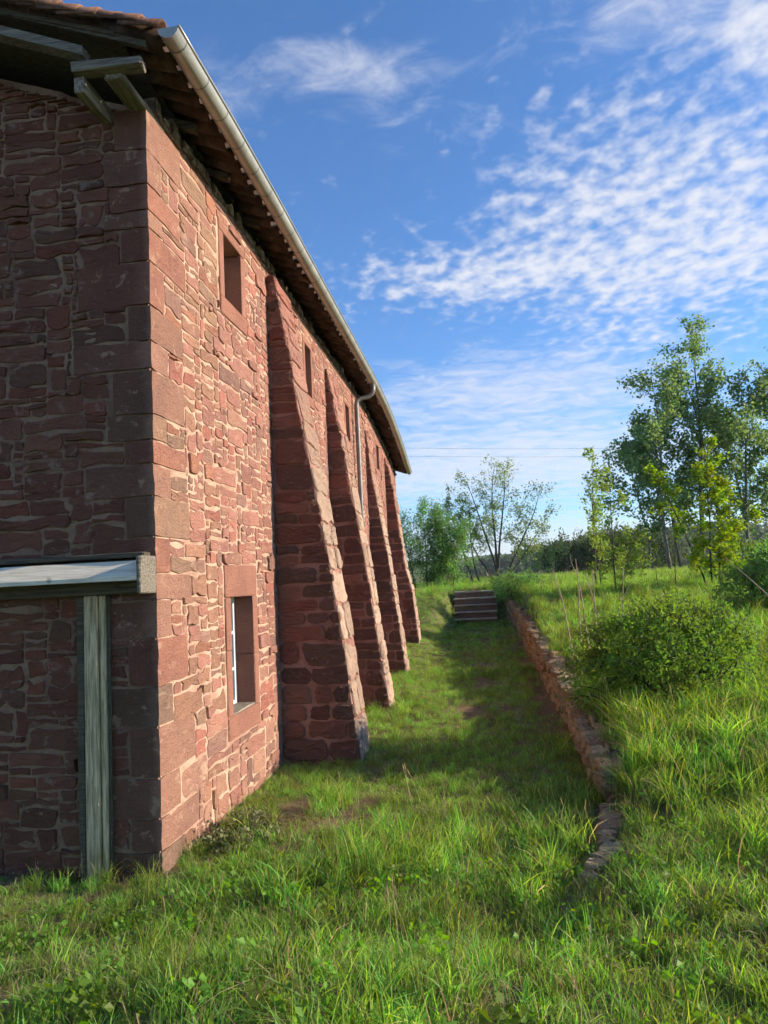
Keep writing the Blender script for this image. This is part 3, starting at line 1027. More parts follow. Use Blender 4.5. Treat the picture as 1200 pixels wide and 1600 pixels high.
def build_roof():
    rng = np.random.default_rng(91)
    Y_END = WALL_LEN + 0.45
    # tiled sheet, both slopes, with the tile corrugation along y
    ys = np.arange(Y_V + 0.06, Y_END, 0.035); xs = np.linspace(XE - 0.02, -4.5, 26)
    X, Y = np.meshgrid(xs, ys)
    Z = roof_z(X, Y) + 0.05 * np.abs(np.sin(Y * math.pi / 0.2)) + 0.012 * ((XE - X) / 0.19 % 1.0) + 0.02
    X2 = X + bow(Y) * np.clip((X + 4.5) / 4.8, 0, 1)
    V = np.stack([X2, Y, Z], -1).reshape(-1, 3); nu = len(xs)
    i = np.arange(len(ys) - 1)[:, None] * nu + np.arange(nu - 1)[None, :]
    F = np.stack([i, i + nu, i + nu + 1, i + 1], -1).reshape(-1, 4)[:, ::-1]
    V2 = np.stack([-9.0 - X, Y, Z], -1).reshape(-1, 3)
    roof = mk('roof', np.concatenate([V, V2]), np.concatenate([F, F[:, ::-1] + len(V)]), M_TILE, barn, smooth=True)
    # boarded deck under the tiles
    ds = np.linspace(Y_V + 0.05, Y_END - 0.05, 40)
    V = []; F = []
    for y in ds:
        for x in (-0.02, -4.5, -8.98):
            xx = x if x > -5 else x
            z = roof_z(x if x > -4.6 else -9 - x, y) - 0.05
            V += [(xx + (float(bow(y)) if x > -1 else 0), y, z), (xx + (float(bow(y)) if x > -1 else 0), y, z + 0.03)]
    for k in range(len(ds) - 1):
        a = 6 * k; b = a + 6
        F += [(a, a + 2, b + 2, b), (a + 2, a + 4, b + 4, b + 2), (a + 1, b + 1, b + 3, a + 3), (a + 3, b + 3, b + 5, a + 5), (a, b, b + 1, a + 1)]
    F += [(0, 1, 3, 2), (2, 3, 5, 4)]
    mk('roof_deck', V, F, M_WOOD_DK, barn)

    def half_tile(L, r, th, up, n=7):
        an = np.linspace(0, math.pi, n)
        V = []; F = []
        for sx in (0.0, L):
            for rr in (r, r - th):
                taper = 1.0 if sx == 0 else 0.88
                for t in an:
                    V.append((sx, rr * taper * math.cos(t), (1 if up else -1) * rr * taper * math.sin(t)))
        q = lambda s, w, i: s * 2 * n + w * n + i
        for i in range(n - 1):
            F += [(q(0, 0, i), q(0, 0, i + 1), q(1, 0, i + 1), q(1, 0, i)), (q(0, 1, i), q(1, 1, i), q(1, 1, i + 1), q(0, 1, i + 1)),
                  (q(0, 0, i), q(0, 1, i), q(0, 1, i + 1), q(0, 0, i + 1)), (q(1, 0, i), q(1, 0, i + 1), q(1, 1, i + 1), q(1, 1, i))]
        F += [(q(0, 0, 0), q(1, 0, 0), q(1, 1, 0), q(0, 1, 0)), (q(0, 0, n - 1), q(0, 1, n - 1), q(1, 1, n - 1), q(1, 0, n - 1))]
        return np.array(V), F

    def tile_mesh(name, L, r, up, mat=None):
        V, F = half_tile(L, r, 0.016, up)
        me = bpy.data.meshes.new(name); me.from_pydata(V.tolist(), [], F); me.materials.append(mat or M_TILE)
        me.polygons.foreach_set('use_smooth', [True] * len(me.polygons)); me.update()
        return me
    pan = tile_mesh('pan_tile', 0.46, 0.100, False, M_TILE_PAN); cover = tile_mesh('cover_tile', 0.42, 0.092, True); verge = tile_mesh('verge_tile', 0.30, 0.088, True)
    sl = math.atan(PITCH_R)

    def put(me, x, y, z, lift=0.0):
        o = bpy.data.objects.new(me.name, me); COL.objects.link(o)
        o.location = (x, y, z); o.rotation_euler = (rng.normal(0, 0.03), -sl + lift + rng.normal(0, 0.02), math.pi + rng.normal(0, 0.025))
        adopt(o, roof)
    y = Y_V + 0.12; k = 0
    while y < Y_END - 0.05:
        b = float(bow(y))
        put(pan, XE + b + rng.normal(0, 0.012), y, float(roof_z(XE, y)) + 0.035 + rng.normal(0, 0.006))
        put(cover, XE + b - 0.03 + rng.normal(0, 0.010), y + 0.1, float(roof_z(XE - 0.03, y)) + 0.035 + rng.normal(0, 0.005))
        y += 0.2
    x = XE; k = 0
    while x > -4.5:
        if k < 22:
            put(verge, x, Y_V + 0.045 + rng.normal(0, 0.005), float(roof_z(x, Y_V)) + 0.022 + rng.normal(0, 0.005), 0.11)
        x -= 0.145; k += 1
    # loose bits of a second tile course bedded on the wall head
    m = MB()
    for y in np.arange(0.1, WALL_LEN, 0.1):
        b = float(bow(y)); z = float(wall_top(y))
        m.add(*box_vf(b - 0.1, b + rng.uniform(0.0, 0.05), y, y + 0.095, z - 0.02, z + rng.uniform(0.03, 0.10), 0.01, 0.006, rng))
    kind(m.build('wall_head_bedding', mat_plain('bedding', (0.16, 0.12, 0.085), 0.95, 0.1, 0, 0.5, 12), barn), 'stuff')

    # gutter
    gy = np.linspace(Y_V - 0.02, Y_END - 0.1, 60); r = 0.072; n = 9
    an = np.linspace(0, math.pi, n)
    V = []; F = []
    for yy in gy:
        cx, cz = XE + 0.062 + float(bow(yy)), float(gut_z(yy)) + 0.045
        for rr in (r, r - 0.006):
            for t in an:
                V.append((cx + rr * math.cos(t), yy, cz - rr * math.sin(t)))
    for k in range(len(gy) - 1):
        a, b = 2 * n * k, 2 * n * (k + 1)
        for i in range(n - 1):
            F.append((a + i, a + i + 1, b + i + 1, b + i)); F.append((a + n + i, b + n + i, b + n + i + 1, a + n + i + 1))
        F.append((a, b, b + n, a + n)); F.append((a + n - 1, a + 2 * n - 1, b + 2 * n - 1, b + n - 1))
    for a in (0, 2 * n * (len(gy) - 1)):
        F.append([a + i for i in range(n)])
    gut = mk('gutter', V, F, M_ZINC, barn, smooth=False)
    for p_ in gut.data.polygons:
        p_.use_smooth = len(p_.vertices) == 4
    rim = [(XE + 0.062 + r + 0.004 + float(bow(yy)), yy, float(gut_z(yy)) + 0.049) for yy in gy]
    V, F = tube_vf(rim, 0.009, 6); mk('gutter_bead', V, F, M_ZINC, gut, smooth=True)
    yy = Y_V + 0.12
    while yy < Y_END - 0.2:
        cx, cz = XE + 0.062 + float(bow(yy)), float(gut_z(yy)) + 0.045
        pts = [(cx + (r + 0.002) * math.cos(t), cz - (r + 0.002) * math.sin(t)) for t in np.linspace(0, math.pi, 9)]
        V = []; F = []
        for (px_, pz_) in pts:
            V += [(px_, yy, pz_), (px_, yy + 0.012, pz_)]
        for i in range(8):
            F.append((2 * i, 2 * i + 2, 2 * i + 3, 2 * i + 1))
        mk('gutter_bracket', V, F, M_ZINC_DK, gut)
        yy += 0.40
    # downpipe with swan neck
    yd = 8.2; gx = XE + 0.062; gz = float(gut_z(yd)) - 0.03
    pts = [(gx, yd, gz), (gx, yd, gz - 0.10), (gx - 0.02, yd, gz - 0.17), (gx - 0.08, yd - 0.01, gz - 0.22), (0.16, yd - 0.06, gz - 0.26), (0.10, yd - 0.08, gz - 0.30), (0.085, yd - 0.08, gz - 0.38), (0.085, yd - 0.08, 3.3), (0.085, yd - 0.08, 0.05)]
    V, F = tube_vf(pts, [0.05, 0.045, 0.043, 0.043, 0.043, 0.043, 0.043, 0.043, 0.043], 10)
    dp = mk('downpipe', V, F, M_PIPE, barn, smooth=True)
    for zc in (4.6, 2.75, 1.0):
        V, F = tube_vf([(0.085, yd - 0.08, zc), (0.085, yd - 0.08, zc + 0.05)], 0.05, 10); mk('pipe_collar', V, F, M_ZINC_DK, dp)

    # timbers of the verge: two projecting plates, the cross beam on them, the barge rafter
    def beam(name, x0, x1, y0, y1, z0, z1, mat, par=barn):
        V, F = box_vf(x0, x1, y0, y1, z0, z1, 0.008, 0.002, rng); return mk(name, V, F, mat, par)
    beam('plate_beam', -0.345, -0.265, -0.37, 0.25, 5.33, 5.445, M_WOOD_Y)
    beam('plate_beam', -0.125, 0.008, -0.36, 0.3, 5.395, 5.445, M_WOOD_Y)
    V, F = box_vf(-0.34, 0.17, -0.42, -0.32, 5.447, 5.515, 0.012, 0.005, rng)
    V[:, 2] += (V[:, 0] + 0.3) * -0.06
    mk('cross_beam', V, F, M_WOOD_ROOF, barn)
    V = np.array([(-0.24, -0.43, 5.545), (-0.24, -0.33, 5.545), (-0.24, -0.33, 5.61), (-0.24, -0.43, 5.61), (-4.4, -0.43, 7.22), (-4.4, -0.33, 7.22), (-4.4, -0.33, 7.31), (-4.4, -0.43, 7.31)])
    mk('barge_rafter', V, [(0, 3, 2, 1), (4, 5, 6, 7), (0, 1, 5, 4), (1, 2, 6, 5), (2, 3, 7, 6), (3, 0, 4, 7)], M_WOOD_ROOF, barn)
    V = np.array([(0.20, -0.40, 5.555), (0.20, -0.36, 5.555), (0.20, -0.36, 5.60), (0.20, -0.40, 5.60), (-4.4, -0.40, 7.33), (-4.4, -0.36, 7.33), (-4.4, -0.36, 7.42), (-4.4, -0.40, 7.42)])
    mk('verge_board', V, [(0, 3, 2, 1), (4, 5, 6, 7), (0, 1, 5, 4), (1, 2, 6, 5), (2, 3, 7, 6), (3, 0, 4, 7)], M_WOOD_DK, barn)
    for y in (0.55, 1.3, 2.2):
        V, F = box_vf(-0.3, 0.16, y, y + 0.07, 0, 0.07, 0.006)
        V[:, 2] += roof_z(V[:, 0], y) - 0.125
        mk('rafter_end', V, F, M_WOOD_DK, barn)

    # sliding-door rail with its sloping cover board, and the cased post below
    rail = beam('door_rail', -3.4, -0.02, -0.085, -0.014, 1.90, 2.13, M_WOOD_DK)
    rail['label'] = 'dark timber rail of a sliding door on the gable'
    for x1, x0 in ((-0.022, -1.02), (-1.025, -2.2), (-2.205, -3.38)):
        k_ = 0.05 * (x1 - x0)
        V = []
        for x_, k2 in ((x0, k_), (x1, 0.0)):
            V += [(x_, -0.235 - k2, 1.985), (x_, -0.0865, 1.985), (x_, -0.0865, 2.118), (x_, -0.115 - k2, 2.118), (x_, -0.235 - k2, 2.012)]  # front sloped to make the board catch the sun
        mk('cover_board', np.array(V), [(0, 1, 2, 3, 4), (9, 8, 7, 6, 5), (0, 5, 6, 1), (1, 6, 7, 2), (2, 7, 8, 3), (3, 8, 9, 4), (4, 9, 5, 0)], M_WOOD_PALE, rail)['label'] = 'pale chamfered weather board along the rail'
    beam('top_board', -3.4, -0.025, -0.125, -0.012, 2.137, 2.175, M_WOOD_DK, rail)
    beam('end_cap', -0.018, 0.014, -0.25, -0.012, 1.895, 2.145, M_WOOD_ROOF, rail)
    post = beam('timber_post', -0.495, -0.395, -0.074, -0.014, -0.15, 1.895, M_WOOD_Z)
    post['label'] = 'upright weathered timber post below the rail'
    beam('side_board', -0.555, -0.50, -0.058, -0.014, -0.15, 1.895, M_WOOD_DK, post)
    beam('side_board', -0.39, -0.345, -0.054, -0.014, -0.15, 1.895, M_WOOD_Z, post)
    beam('edge_strip', -0.341, -0.325, -0.045, -0.014, -0.15, 1.895, M_WOOD_DK, post)


build_roof()

# ------------------------------------------------------------------ retaining wall, kerb stones and steps
def build_retaining():
    rng = np.random.default_rng(101)
    rw = empty('retaining_wall', (3.05, 1.4, 0))
    tag(rw, 'low rough stone retaining wall running back along the lawn', 'wall')
    ys = np.linspace(1.45, 20.3, 70); V = []; F = []
    for y in ys:
        x = float(wall_x(y)); t = float(wall_h(y))
        V += [(x + 0.03, y, -0.2), (x + 0.03, y, t - 0.05), (x + 0.34, y, t - 0.06), (x + 0.34, y, -0.2)]
    for k in range(len(ys) - 1):
        a = 4 * k
        F += [(a, a + 1, a + 5, a + 4), (a + 1, a + 2, a + 6, a + 5)]
    F.append((3, 2, 1, 0))
    core = mk('wall_core', V, F, mat_mortar('earthy_joint', (0.27, 0.18, 0.10, 1), (0.14, 0.09, 0.05, 1)), rw)
    base = np.array([0.36, 0.265, 0.15])
    extra = MB(); cnt = 0
    # coping
    y = 1.42
    while y < 20.2:
        L = float(rng.uniform(0.16, 0.34)) * (1 + 0.03 * y); x = float(wall_x(y + L / 2)); t = float(wall_h(y + L / 2))
        wd_ = rng.uniform(0.15, 0.30); splits = [-0.03, wd_] if rng.random() < 0.5 else [-0.03, rng.uniform(0.08, 0.18), wd_]
        for a, b in zip(splits[:-1], splits[1:]):
            if rng.random() < 0.12:
                continue
            o = outline((a, 0, b, L), 0.008, rng, 0.0, 0, 1.4, 0.5)
            dz = rng.normal(0, 0.022); tilt = rng.normal(0, 0.09)
            to3 = lambda u, v, w: np.stack([x + u, y + v, t - 0.02 + dz + w + tilt * u], -1)
            V, F = stone_vf(o, 0.012, rng, to3, 0.008, 0.06)
            mk('coping_stone', V, F, M_STONE_LICHEN, rw, red_tone(rng, base * np.array([0.95, 0.95, 0.92]), 1.2))
        y += L
    # face
    du, dv = 0.07, 0.04
    y0 = 1.45; nu = int((20.2 - y0) / du); nv = 30
    occ = np.zeros((nv, nu), bool)
    for u in range(nu):
        h = float(wall_h(y0 + u * du)) - 0.03
        occ[int((h + 0.05) / dv):, u] = True
    pick = lambda u, v: (int(rng.integers(3, 7)), int(rng.choice([2, 3, 4, 5])))
    k = 0
    for r in sorted(pack(nu, nv, occ, rng, pick), key=lambda r: r[0]):
        rr = (y0 + r[0] * du, -0.05 + r[1] * dv, y0 + r[2] * du, -0.05 + r[3] * dv)
        o = outline((-rr[2], rr[1], -rr[0], rr[3]), 0.012, rng, 0.8, 3, 1.2, 0.5)
        to3 = lambda u, v, w: np.stack([wall_x(-u) + 0.03 - w, -u, v], -1)
        V, F = stone_vf(o, rng.uniform(0.0, 0.05), rng, to3, 0.012)
        c = red_tone(rng, base, 1.3)
        if k < 150:
            mk('stone', V, F, M_STONE_LICHEN, rw, c)
        else:
            extra.add(V, F, c)
        k += 1
    kind(extra.build('far_stonework', M_STONE_LICHEN, rw), 'stuff')
    # end of the wall
    for z0, z1 in ((-0.05, 0.12), (0.13, 0.22), (0.23, 0.30)):
        o = outline((0.02, z0, 0.36, z1), 0.008, rng, 0.3, 1, 1, 0.5)
        V, F = stone_vf(o, 0.03, rng, lambda u, v, w: np.stack([3.03 + u, 1.45 - w, v], -1), 0.01)
        mk('stone', V, F, M_STONE_LICHEN, rw, red_tone(rng, base, 1.2))
    # row of kerb stones sunk in the grass in front of the wall
    y = 1.30; k = 0
    names = ['first sunken kerb stone in front of the wall end', 'second sunken kerb stone from the wall end', 'third sunken kerb stone from the wall end', 'fourth sunken kerb stone from the wall end', 'fifth sunken kerb stone from the wall end', 'sixth sunken kerb stone from the wall end', 'seventh sunken kerb stone from the wall end', 'eighth sunken kerb stone from the wall end', 'ninth sunken kerb stone from the wall end', 'last sunken kerb stone, nearest the viewer']
    while y > -0.35 and k < 10:
        L = float(rng.uniform(0.12, 0.20)); x = float(wall_x(y - L / 2)); t = float(wall_h(max(y, 0.4)))
        o = outline((-0.03, 0, 0.15 + rng.uniform(-0.04, 0.03), L), 0.006, rng, 0.0, 0, 1.3, 0.5)
        zt = max(float(ground(x + 0.08, y - L / 2)) + 0.012, 0.04) + 0.02 * rng.random()
        to3 = lambda u, v, w: np.stack([x + u + 0.16 * (v - L / 2), y - L + v, zt + w + 0.05 * u], -1)
        V, F = stone_vf(o, 0.012, rng, to3, 0.008, 0.16)
        tag(mk('kerb_stone', V, F, M_STONE_LICHEN, None, red_tone(rng, base * np.array([0.92, 0.92, 0.9]), 1.1)), names[k], 'stone', 'sunken kerb stones in the grass')
        y -= L; k += 1


def build_steps():
    rng = np.random.default_rng(111)
    st = empty('garden_steps', (1.7, 20.2, 0.3))
    tag(st, 'five worn stone steps climbing the grass bank beyond the lawn', 'steps')
    n = 5; z = 0.26; rise = 0.222
    for i in range(n):
        y = 20.15 + i * 0.30
        s = empty('step', (1.73, y, z), st)
        V, F = box_vf(1.02, 2.46, y + 0.05, y + 0.34, z - 0.1, z + rise - 0.06, 0.01, 0.004, rng)
        mk('riser', V, F, M_STONE_LICHEN, s, np.array([0.25, 0.16, 0.115]))
        cuts = sorted([1.0, 2.48, float(rng.uniform(1.35, 1.6)), float(rng.uniform(1.85, 2.15))])
        for a, b in zip(cuts[:-1], cuts[1:]):
            V, F = box_vf(a + 0.004, b - 0.004, y + rng.normal(0, 0.012), y + 0.36, z + rise - 0.058, z + rise, 0.014, 0.005, rng)
            mk('tread_slab', V, F, M_STONE_LICHEN, s, red_tone(rng, np.array([0.50, 0.38, 0.27]), 0.8))
        z += rise


build_retaining()
build_steps()


# ------------------------------------------------------------------ trees, shrubs and stems
def leaf_vf(Pn, size, rng, flat=0.0, aspect=0.6, droop=0.0):
    """one folded diamond per point"""
    n = len(Pn)
    nrm = rng.normal(0, 1, (n, 3)); nrm[:, 2] = nrm[:, 2] * (1 - flat) + flat * 2.2
    nrm /= np.linalg.norm(nrm, axis=1, keepdims=True)
    a = rng.normal(0, 1, (n, 3)); a -= nrm * (a * nrm).sum(1, keepdims=True); a /= np.linalg.norm(a, axis=1, keepdims=True)
    a[:, 2] -= droop; a /= np.linalg.norm(a, axis=1, keepdims=True)
    b = np.cross(nrm, a)
    s = size * rng.uniform(0.6, 1.25, (n, 1))
    V = np.stack([Pn - a * s * 0.5, Pn + b * s * aspect * 0.5 + nrm * s * 0.10, Pn + a * s * 0.5, Pn - b * s * aspect * 0.5 + nrm * s * 0.10], 1).reshape(-1, 3)
    F = np.arange(4 * n).reshape(n, 4)
    return V, F


def polyline(p, d, L, n, rng, wob=0.12, up=0.0, bend=None):
    pts = [np.array(p, float)]; d = np.array(d, float); d /= np.linalg.norm(d)
    for k in range(n):
        d = d + rng.normal(0, wob, 3) + np.array([0, 0, up])
        if bend is not None:
            d = d + bend
        d /= np.linalg.norm(d); pts.append(pts[-1] + d * L / n)
    return np.array(pts)


def tree(name, label, cat, base, stems, leaf, n_leaf, bark, seed=0, group=None, branches=22, b_len=1.2, b_t0=0.25, b_ang=0.7, taper='cone', twigs=4, tw_len=0.5,
         r0=0.05, leaf_size=0.1, flat=0.0, aspect=0.6, droop=0.0, up=0.05, wob=0.09, fuzz=0.12, crown_name='crown', tw_leaf=1.0):
    """stems: (dx, dy, height, lean x, lean y)"""
    rng = np.random.default_rng(seed)
    root = empty(name, base); tag(root, label, cat, group)
    m = MB(); anchors = []
    for (dx, dy, H, lx, ly) in stems:
        p0 = np.array(base) + np.array([dx, dy, -0.05])
        st = polyline(p0, (lx, ly, 1.0), H, 9, rng, wob * 0.45, 0.03)
        rr = r0 * (H / max(s[2] for s in stems)) * np.linspace(1, 0.12, len(st))
        m.add(*tube_vf(st, rr, 7))
        for k in range(branches):
            t = b_t0 + (1 - b_t0) * ((k + rng.random()) / branches) ** 0.9
            q = t * (len(st) - 1); i = min(int(q), len(st) - 2); p = lerp(st[i], st[i + 1], q - i)
            if taper == 'cone':
                L = b_len * (0.18 + 1.0 * (1 - t) ** 0.8)
            elif taper == 'oval':
                L = b_len * (0.25 + 1.0 * math.sin(math.pi * min(1, 0.12 + 0.86 * (t - b_t0) / (1 - b_t0))))
            else:
                L = b_len * (0.55 + 0.45 * (1 - t))
            L *= rng.uniform(0.6, 1.15)
            az = rng.uniform(0, 2 * math.pi); el = b_ang + rng.normal(0, 0.15)
            d = (math.cos(az) * math.cos(el), math.sin(az) * math.cos(el), math.sin(el))
            br = polyline(p, d, L, 5, rng, wob, up)
            rb = max(0.3 * np.interp(q, range(len(st)), rr), 0.006)
            m.add(*tube_vf(br, rb * np.linspace(1, 0.25, 6), 4, False))
            anchors.append((br[2:], 1.0))
            for j in range(twigs):
                q2 = rng.uniform(1.5, 5); i2 = min(int(q2), 4); pp = lerp(br[i2], br[i2 + 1], q2 - i2)
                d2 = (br[i2 + 1] - br[i2]) / (np.linalg.norm(br[i2 + 1] - br[i2]) + 1e-9) + rng.normal(0, 0.65, 3)
                tw = polyline(pp, d2, tw_len * rng.uniform(0.5, 1.1) * (0.4 + 0.6 * L / b_len), 3, rng, 0.18, 0.04)
                m.add(*tube_vf(tw, rb * 0.28 * np.linspace(1, 0.4, 4), 3, False))
                anchors.append((tw, tw_leaf * 1.6))
        anchors.append((st[-3:], 1.0))
    m.build('trunk', bark, root, True)
    segs = []; ws = []
    for a, w in anchors:
        for i in range(len(a) - 1):
            segs.append((a[i], a[i + 1])); ws.append(w * np.linalg.norm(a[i + 1] - a[i]))
    A = np.array([s[0] for s in segs]); B = np.array([s[1] for s in segs]); ws = np.array(ws); ws /= ws.sum()
    k = rng.choice(len(A), n_leaf, p=ws); t = rng.random((n_leaf, 1))
    Pn = A[k] + (B[k] - A[k]) * t + rng.normal(0, fuzz, (n_leaf, 3))
    V, F = leaf_vf(Pn, leaf_size, rng, flat, aspect, droop)
    mk(crown_name, V, F, leaf, root)
    return root


def shrub(name, label, cat, base, blobs, leaf, n_leaf, seed, leaf_size=0.045, group=None, aspect=0.5, shoots=40):
    """dense bush: leaves thrown near the skins of uneven lobes, stems inside. blobs: (dx,dy,dz,rx,ry,rz)"""
    rng = np.random.default_rng(seed)
    root = empty(name, base); tag(root, label, cat, group)
    m = MB(); pts = []
    vol = np.array([b[3] * b[4] * b[5] for b in blobs]) ** 0.67; vol /= vol.sum()
    for b, w in zip(blobs, vol):
        n = int(n_leaf * w)
        d = rng.normal(0, 1, (n, 3)); d /= np.linalg.norm(d, axis=1, keepdims=True)
        lump = 1 + 0.34 * vnoise(d[:, 0] * 3 + b[0] * 5, d[:, 1] * 3 + d[:, 2] * 3.3, seed) + 0.24 * vnoise(d[:, 0] * 7 + 3, d[:, 2] * 8 + d[:, 1] * 8, seed + 1)
        rad = (1 - 0.45 * rng.random(n) ** 2.2) * lump
        spike = rng.random(n) < 0.05
        rad = np.where(spike, rad * rng.uniform(1.0, 1.25, n), rad)
        pts.append(np.array(base) + np.array(b[:3]) + d * rad[:, None] * np.array(b[3:]))
        for k in range(9):
            e = np.array(base) + np.array(b[:3]) + rng.normal(0, 0.4, 3) * np.array(b[3:])
            s = np.array(base) + np.array([b[0] * 0.6 + rng.normal(0, 0.08), b[1] * 0.6 + rng.normal(0, 0.08), -0.05])
            mid_ = 0.5 * (s + e) + rng.normal(0, 0.05, 3)
            m.add(*tube_vf([s, mid_, e], [0.014, 0.010, 0.004], 4, False))
    for k in range(shoots):
        b = blobs[rng.integers(len(blobs))]
        d = rng.normal(0, 1, 3); d[2] = abs(d[2]) + 0.5; d /= np.linalg.norm(d)
        s = np.array(base) + np.array(b[:3]) + d * 0.75 * np.array(b[3:])
        tw = polyline(s, d + rng.normal(0, 0.25, 3), rng.uniform(0.2, 0.5) * max(b[3:]) * 1.4, 4, rng, 0.12, 0.05)
        m.add(*tube_vf(tw, np.linspace(0.006, 0.002, 5) * leaf_size / 0.05, 3, False))
        q = rng.integers(0, 4, 16); pts.append(tw[q] + (tw[q + 1] - tw[q]) * rng.random((16, 1)) + rng.normal(0, leaf_size * 0.5, (16, 3)))
    m.build('stems', M_BARK, root, True)
    Pn = np.concatenate(pts)
    gz = ground(Pn[:, 0], Pn[:, 1]) + 0.02
    Pn = Pn[Pn[:, 2] > gz]
    V, F = leaf_vf(Pn, leaf_size, rng, 0.2, aspect)
    mk('foliage', V, F, leaf, root)
    return root


L_POPLAR = mat_leaf('poplar_leaf', (0.17, 0.26, 0.085), 0.30, 0.5)
L_ACER = mat_leaf('maple_leaf', (0.26, 0.36, 0.05), 0.25, 0.5)
L_ASH = mat_leaf('ash_leaf', (0.23, 0.32, 0.07), 0.25, 0.5)
L_LOCUST = mat_leaf('locust_leaf', (0.26, 0.33, 0.1), 0.25, 0.5)
L_WILLOW = mat_leaf('willow_leaf', (0.15, 0.275, 0.075), 0.3, 0.5)
L_SHRUB = mat_leaf('shrub_leaf', (0.15, 0.25, 0.045), 0.5, 0.5)
L_DARK = mat_leaf('dark_leaf', (0.075, 0.1, 0.035), 0.35, 0.5)
L_DRY = mat_leaf('dry_weed_leaf', (0.17, 0.17, 0.075), 0.35, 0.25)
L_FAR = mat_leaf('wood_leaf', (0.075, 0.11, 0.045), 0.35, 0.5)
gz = lambda x, y: float(ground(x, y))

G_POP = 'tall poplars beyond the bank'
tree('poplar_tree', 'tall loose-leaved poplar with several stems, tallest tree in view', 'tree', (13.1, 35.2, gz(13.1, 35.2)),
     [(0, 0, 13.2, 0.03, 0), (-1.7, -1.0, 10.3, -0.02, 0), (1.4, 0.4, 11.4, 0.10, 0), (-0.7, 0.8, 8.5, -0.10, 0.05), (2.4, 0, 10.0, 0.13, 0), (-2.2, 0.5, 7.0, -0.08, 0)], L_POPLAR, 27000, M_BARK_GREY, 201, G_POP,
     branches=26, b_len=2.2, b_t0=0.22, b_ang=0.62, taper='oval', twigs=5, tw_len=0.9, r0=0.14, leaf_size=0.17, fuzz=0.17, aspect=0.8)
tree('poplar_tree', 'poplar cut off by the picture edge, behind the leaning stalks', 'tree', (17.6, 37.0, gz(17.6, 37)),
     [(0, 0, 12.0, 0.0, 0), (-1.2, 0.3, 8.8, -0.10, 0), (1.6, 0, 10.5, 0.1, 0)], L_POPLAR, 17000, M_BARK_GREY, 202, G_POP,
     branches=24, b_len=2.1, b_t0=0.2, b_ang=0.6, taper='oval', twigs=5, tw_len=0.9, r0=0.13, leaf_size=0.17, fuzz=0.17, aspect=0.8)
tree('maple_sapling', 'bright yellow-green young maple with layered leaves in front of the poplars', 'tree', (7.95, 15.2, gz(7.95, 15.2)),
     [(0, 0, 4.0, -0.03, 0), (-0.12, 0.05, 3.4, -0.22, 0), (0.15, 0, 3.3, 0.10, 0), (0.35, 0.2, 2.2, 0.35, 0)], L_ACER, 6500, M_BARK, 203, 'saplings on the bank',
     branches=18, b_len=0.75, b_t0=0.12, b_ang=0.25, taper='cone', twigs=4, tw_len=0.35, r0=0.03, leaf_size=0.095, flat=0.7, fuzz=0.055, aspect=0.85, up=0.0)
tree('ash_sapling', 'slim young ash with dark stems and a bare top shoot', 'tree', (5.28, 17.0, gz(5.28, 17)),
     [(0, 0, 4.1, -0.02, 0), (0.16, 0.1, 3.3, -0.03, 0)], L_ASH, 1150, M_BARK, 204, 'saplings on the bank',
     branches=15, b_len=0.5, b_t0=0.25, b_ang=0.75, taper='cone', twigs=3, tw_len=0.3, r0=0.03, leaf_size=0.10, fuzz=0.05, aspect=0.5)
tree('ash_sapling', 'pale green young ash with drooping sprays, right of the dark-stemmed one', 'tree', (5.55, 15.3, gz(5.55, 15.3)),
     [(0, 0, 3.3, 0.0, 0), (0.1, 0, 1.6, 0.3, 0)], L_ASH, 2300, M_BARK, 205, 'saplings on the bank',
     branches=20, b_len=0.95, b_t0=0.10, b_ang=0.45, taper='cone', twigs=4, tw_len=0.4, r0=0.025, leaf_size=0.11, fuzz=0.05, aspect=0.42, droop=0.5, up=-0.03)
tree('thin_sapling', 'thin bare sapling with a leafy tip beside the maple', 'tree', (6.98, 15.0, gz(6.98, 15.0)), [(0, 0, 1.65, 0.0, 0)], L_ACER, 60, M_BARK, 206, 'thin bare saplings',
     branches=4, b_len=0.2, b_t0=0.9, r0=0.014, leaf_size=0.09, fuzz=0.04, twigs=2, tw_len=0.12)
tree('thin_sapling', 'shorter thin sapling, second from the maple', 'tree', (6.55, 15.0, gz(6.55, 15.0)), [(0, 0, 1.3, -0.06, 0)], L_ACER, 45, M_BARK, 207, 'thin bare saplings',
     branches=4, b_len=0.25, b_t0=0.6, r0=0.012, leaf_size=0.08, fuzz=0.04, twigs=2, tw_len=0.12)
tree('locust_tree', 'spreading sparse-leaved locust tree with many stems beyond the steps', 'tree', (2.75, 31.2, gz(2.75, 31.2)),
     [(0, 0, 5.9, -0.05, 0), (0.1, 0.1, 5.3, -0.32, 0), (-0.1, 0, 5.6, 0.20, 0), (0.15, 0.1, 5.0, 0.5, 0), (-0.1, 0.1, 4.6, -0.55, 0.1), (0.1, 0, 3.9, 0.9, 0)], L_LOCUST, 6000, M_BARK, 208, None,
     branches=18, b_len=1.35, b_t0=0.3, b_ang=0.55, taper='flat', twigs=6, tw_len=0.8, r0=0.075, leaf_size=0.11, fuzz=0.10, aspect=0.6)
tree('locust_tree', 'slender sparse locust tree leaning left of the spreading one', 'tree', (1.55, 31.2, gz(1.55, 31.2)),
     [(0, 0, 4.6, -0.22, 0), (-0.75, 0.2, 3.4, -0.30, 0), (0.35, 0, 4.0, -0.3, 0)], L_LOCUST, 2600, M_BARK, 209, None,
     branches=12, b_len=0.95, b_t0=0.35, b_ang=0.6, taper='flat', twigs=4, tw_len=0.5, r0=0.06, leaf_size=0.12, fuzz=0.07)
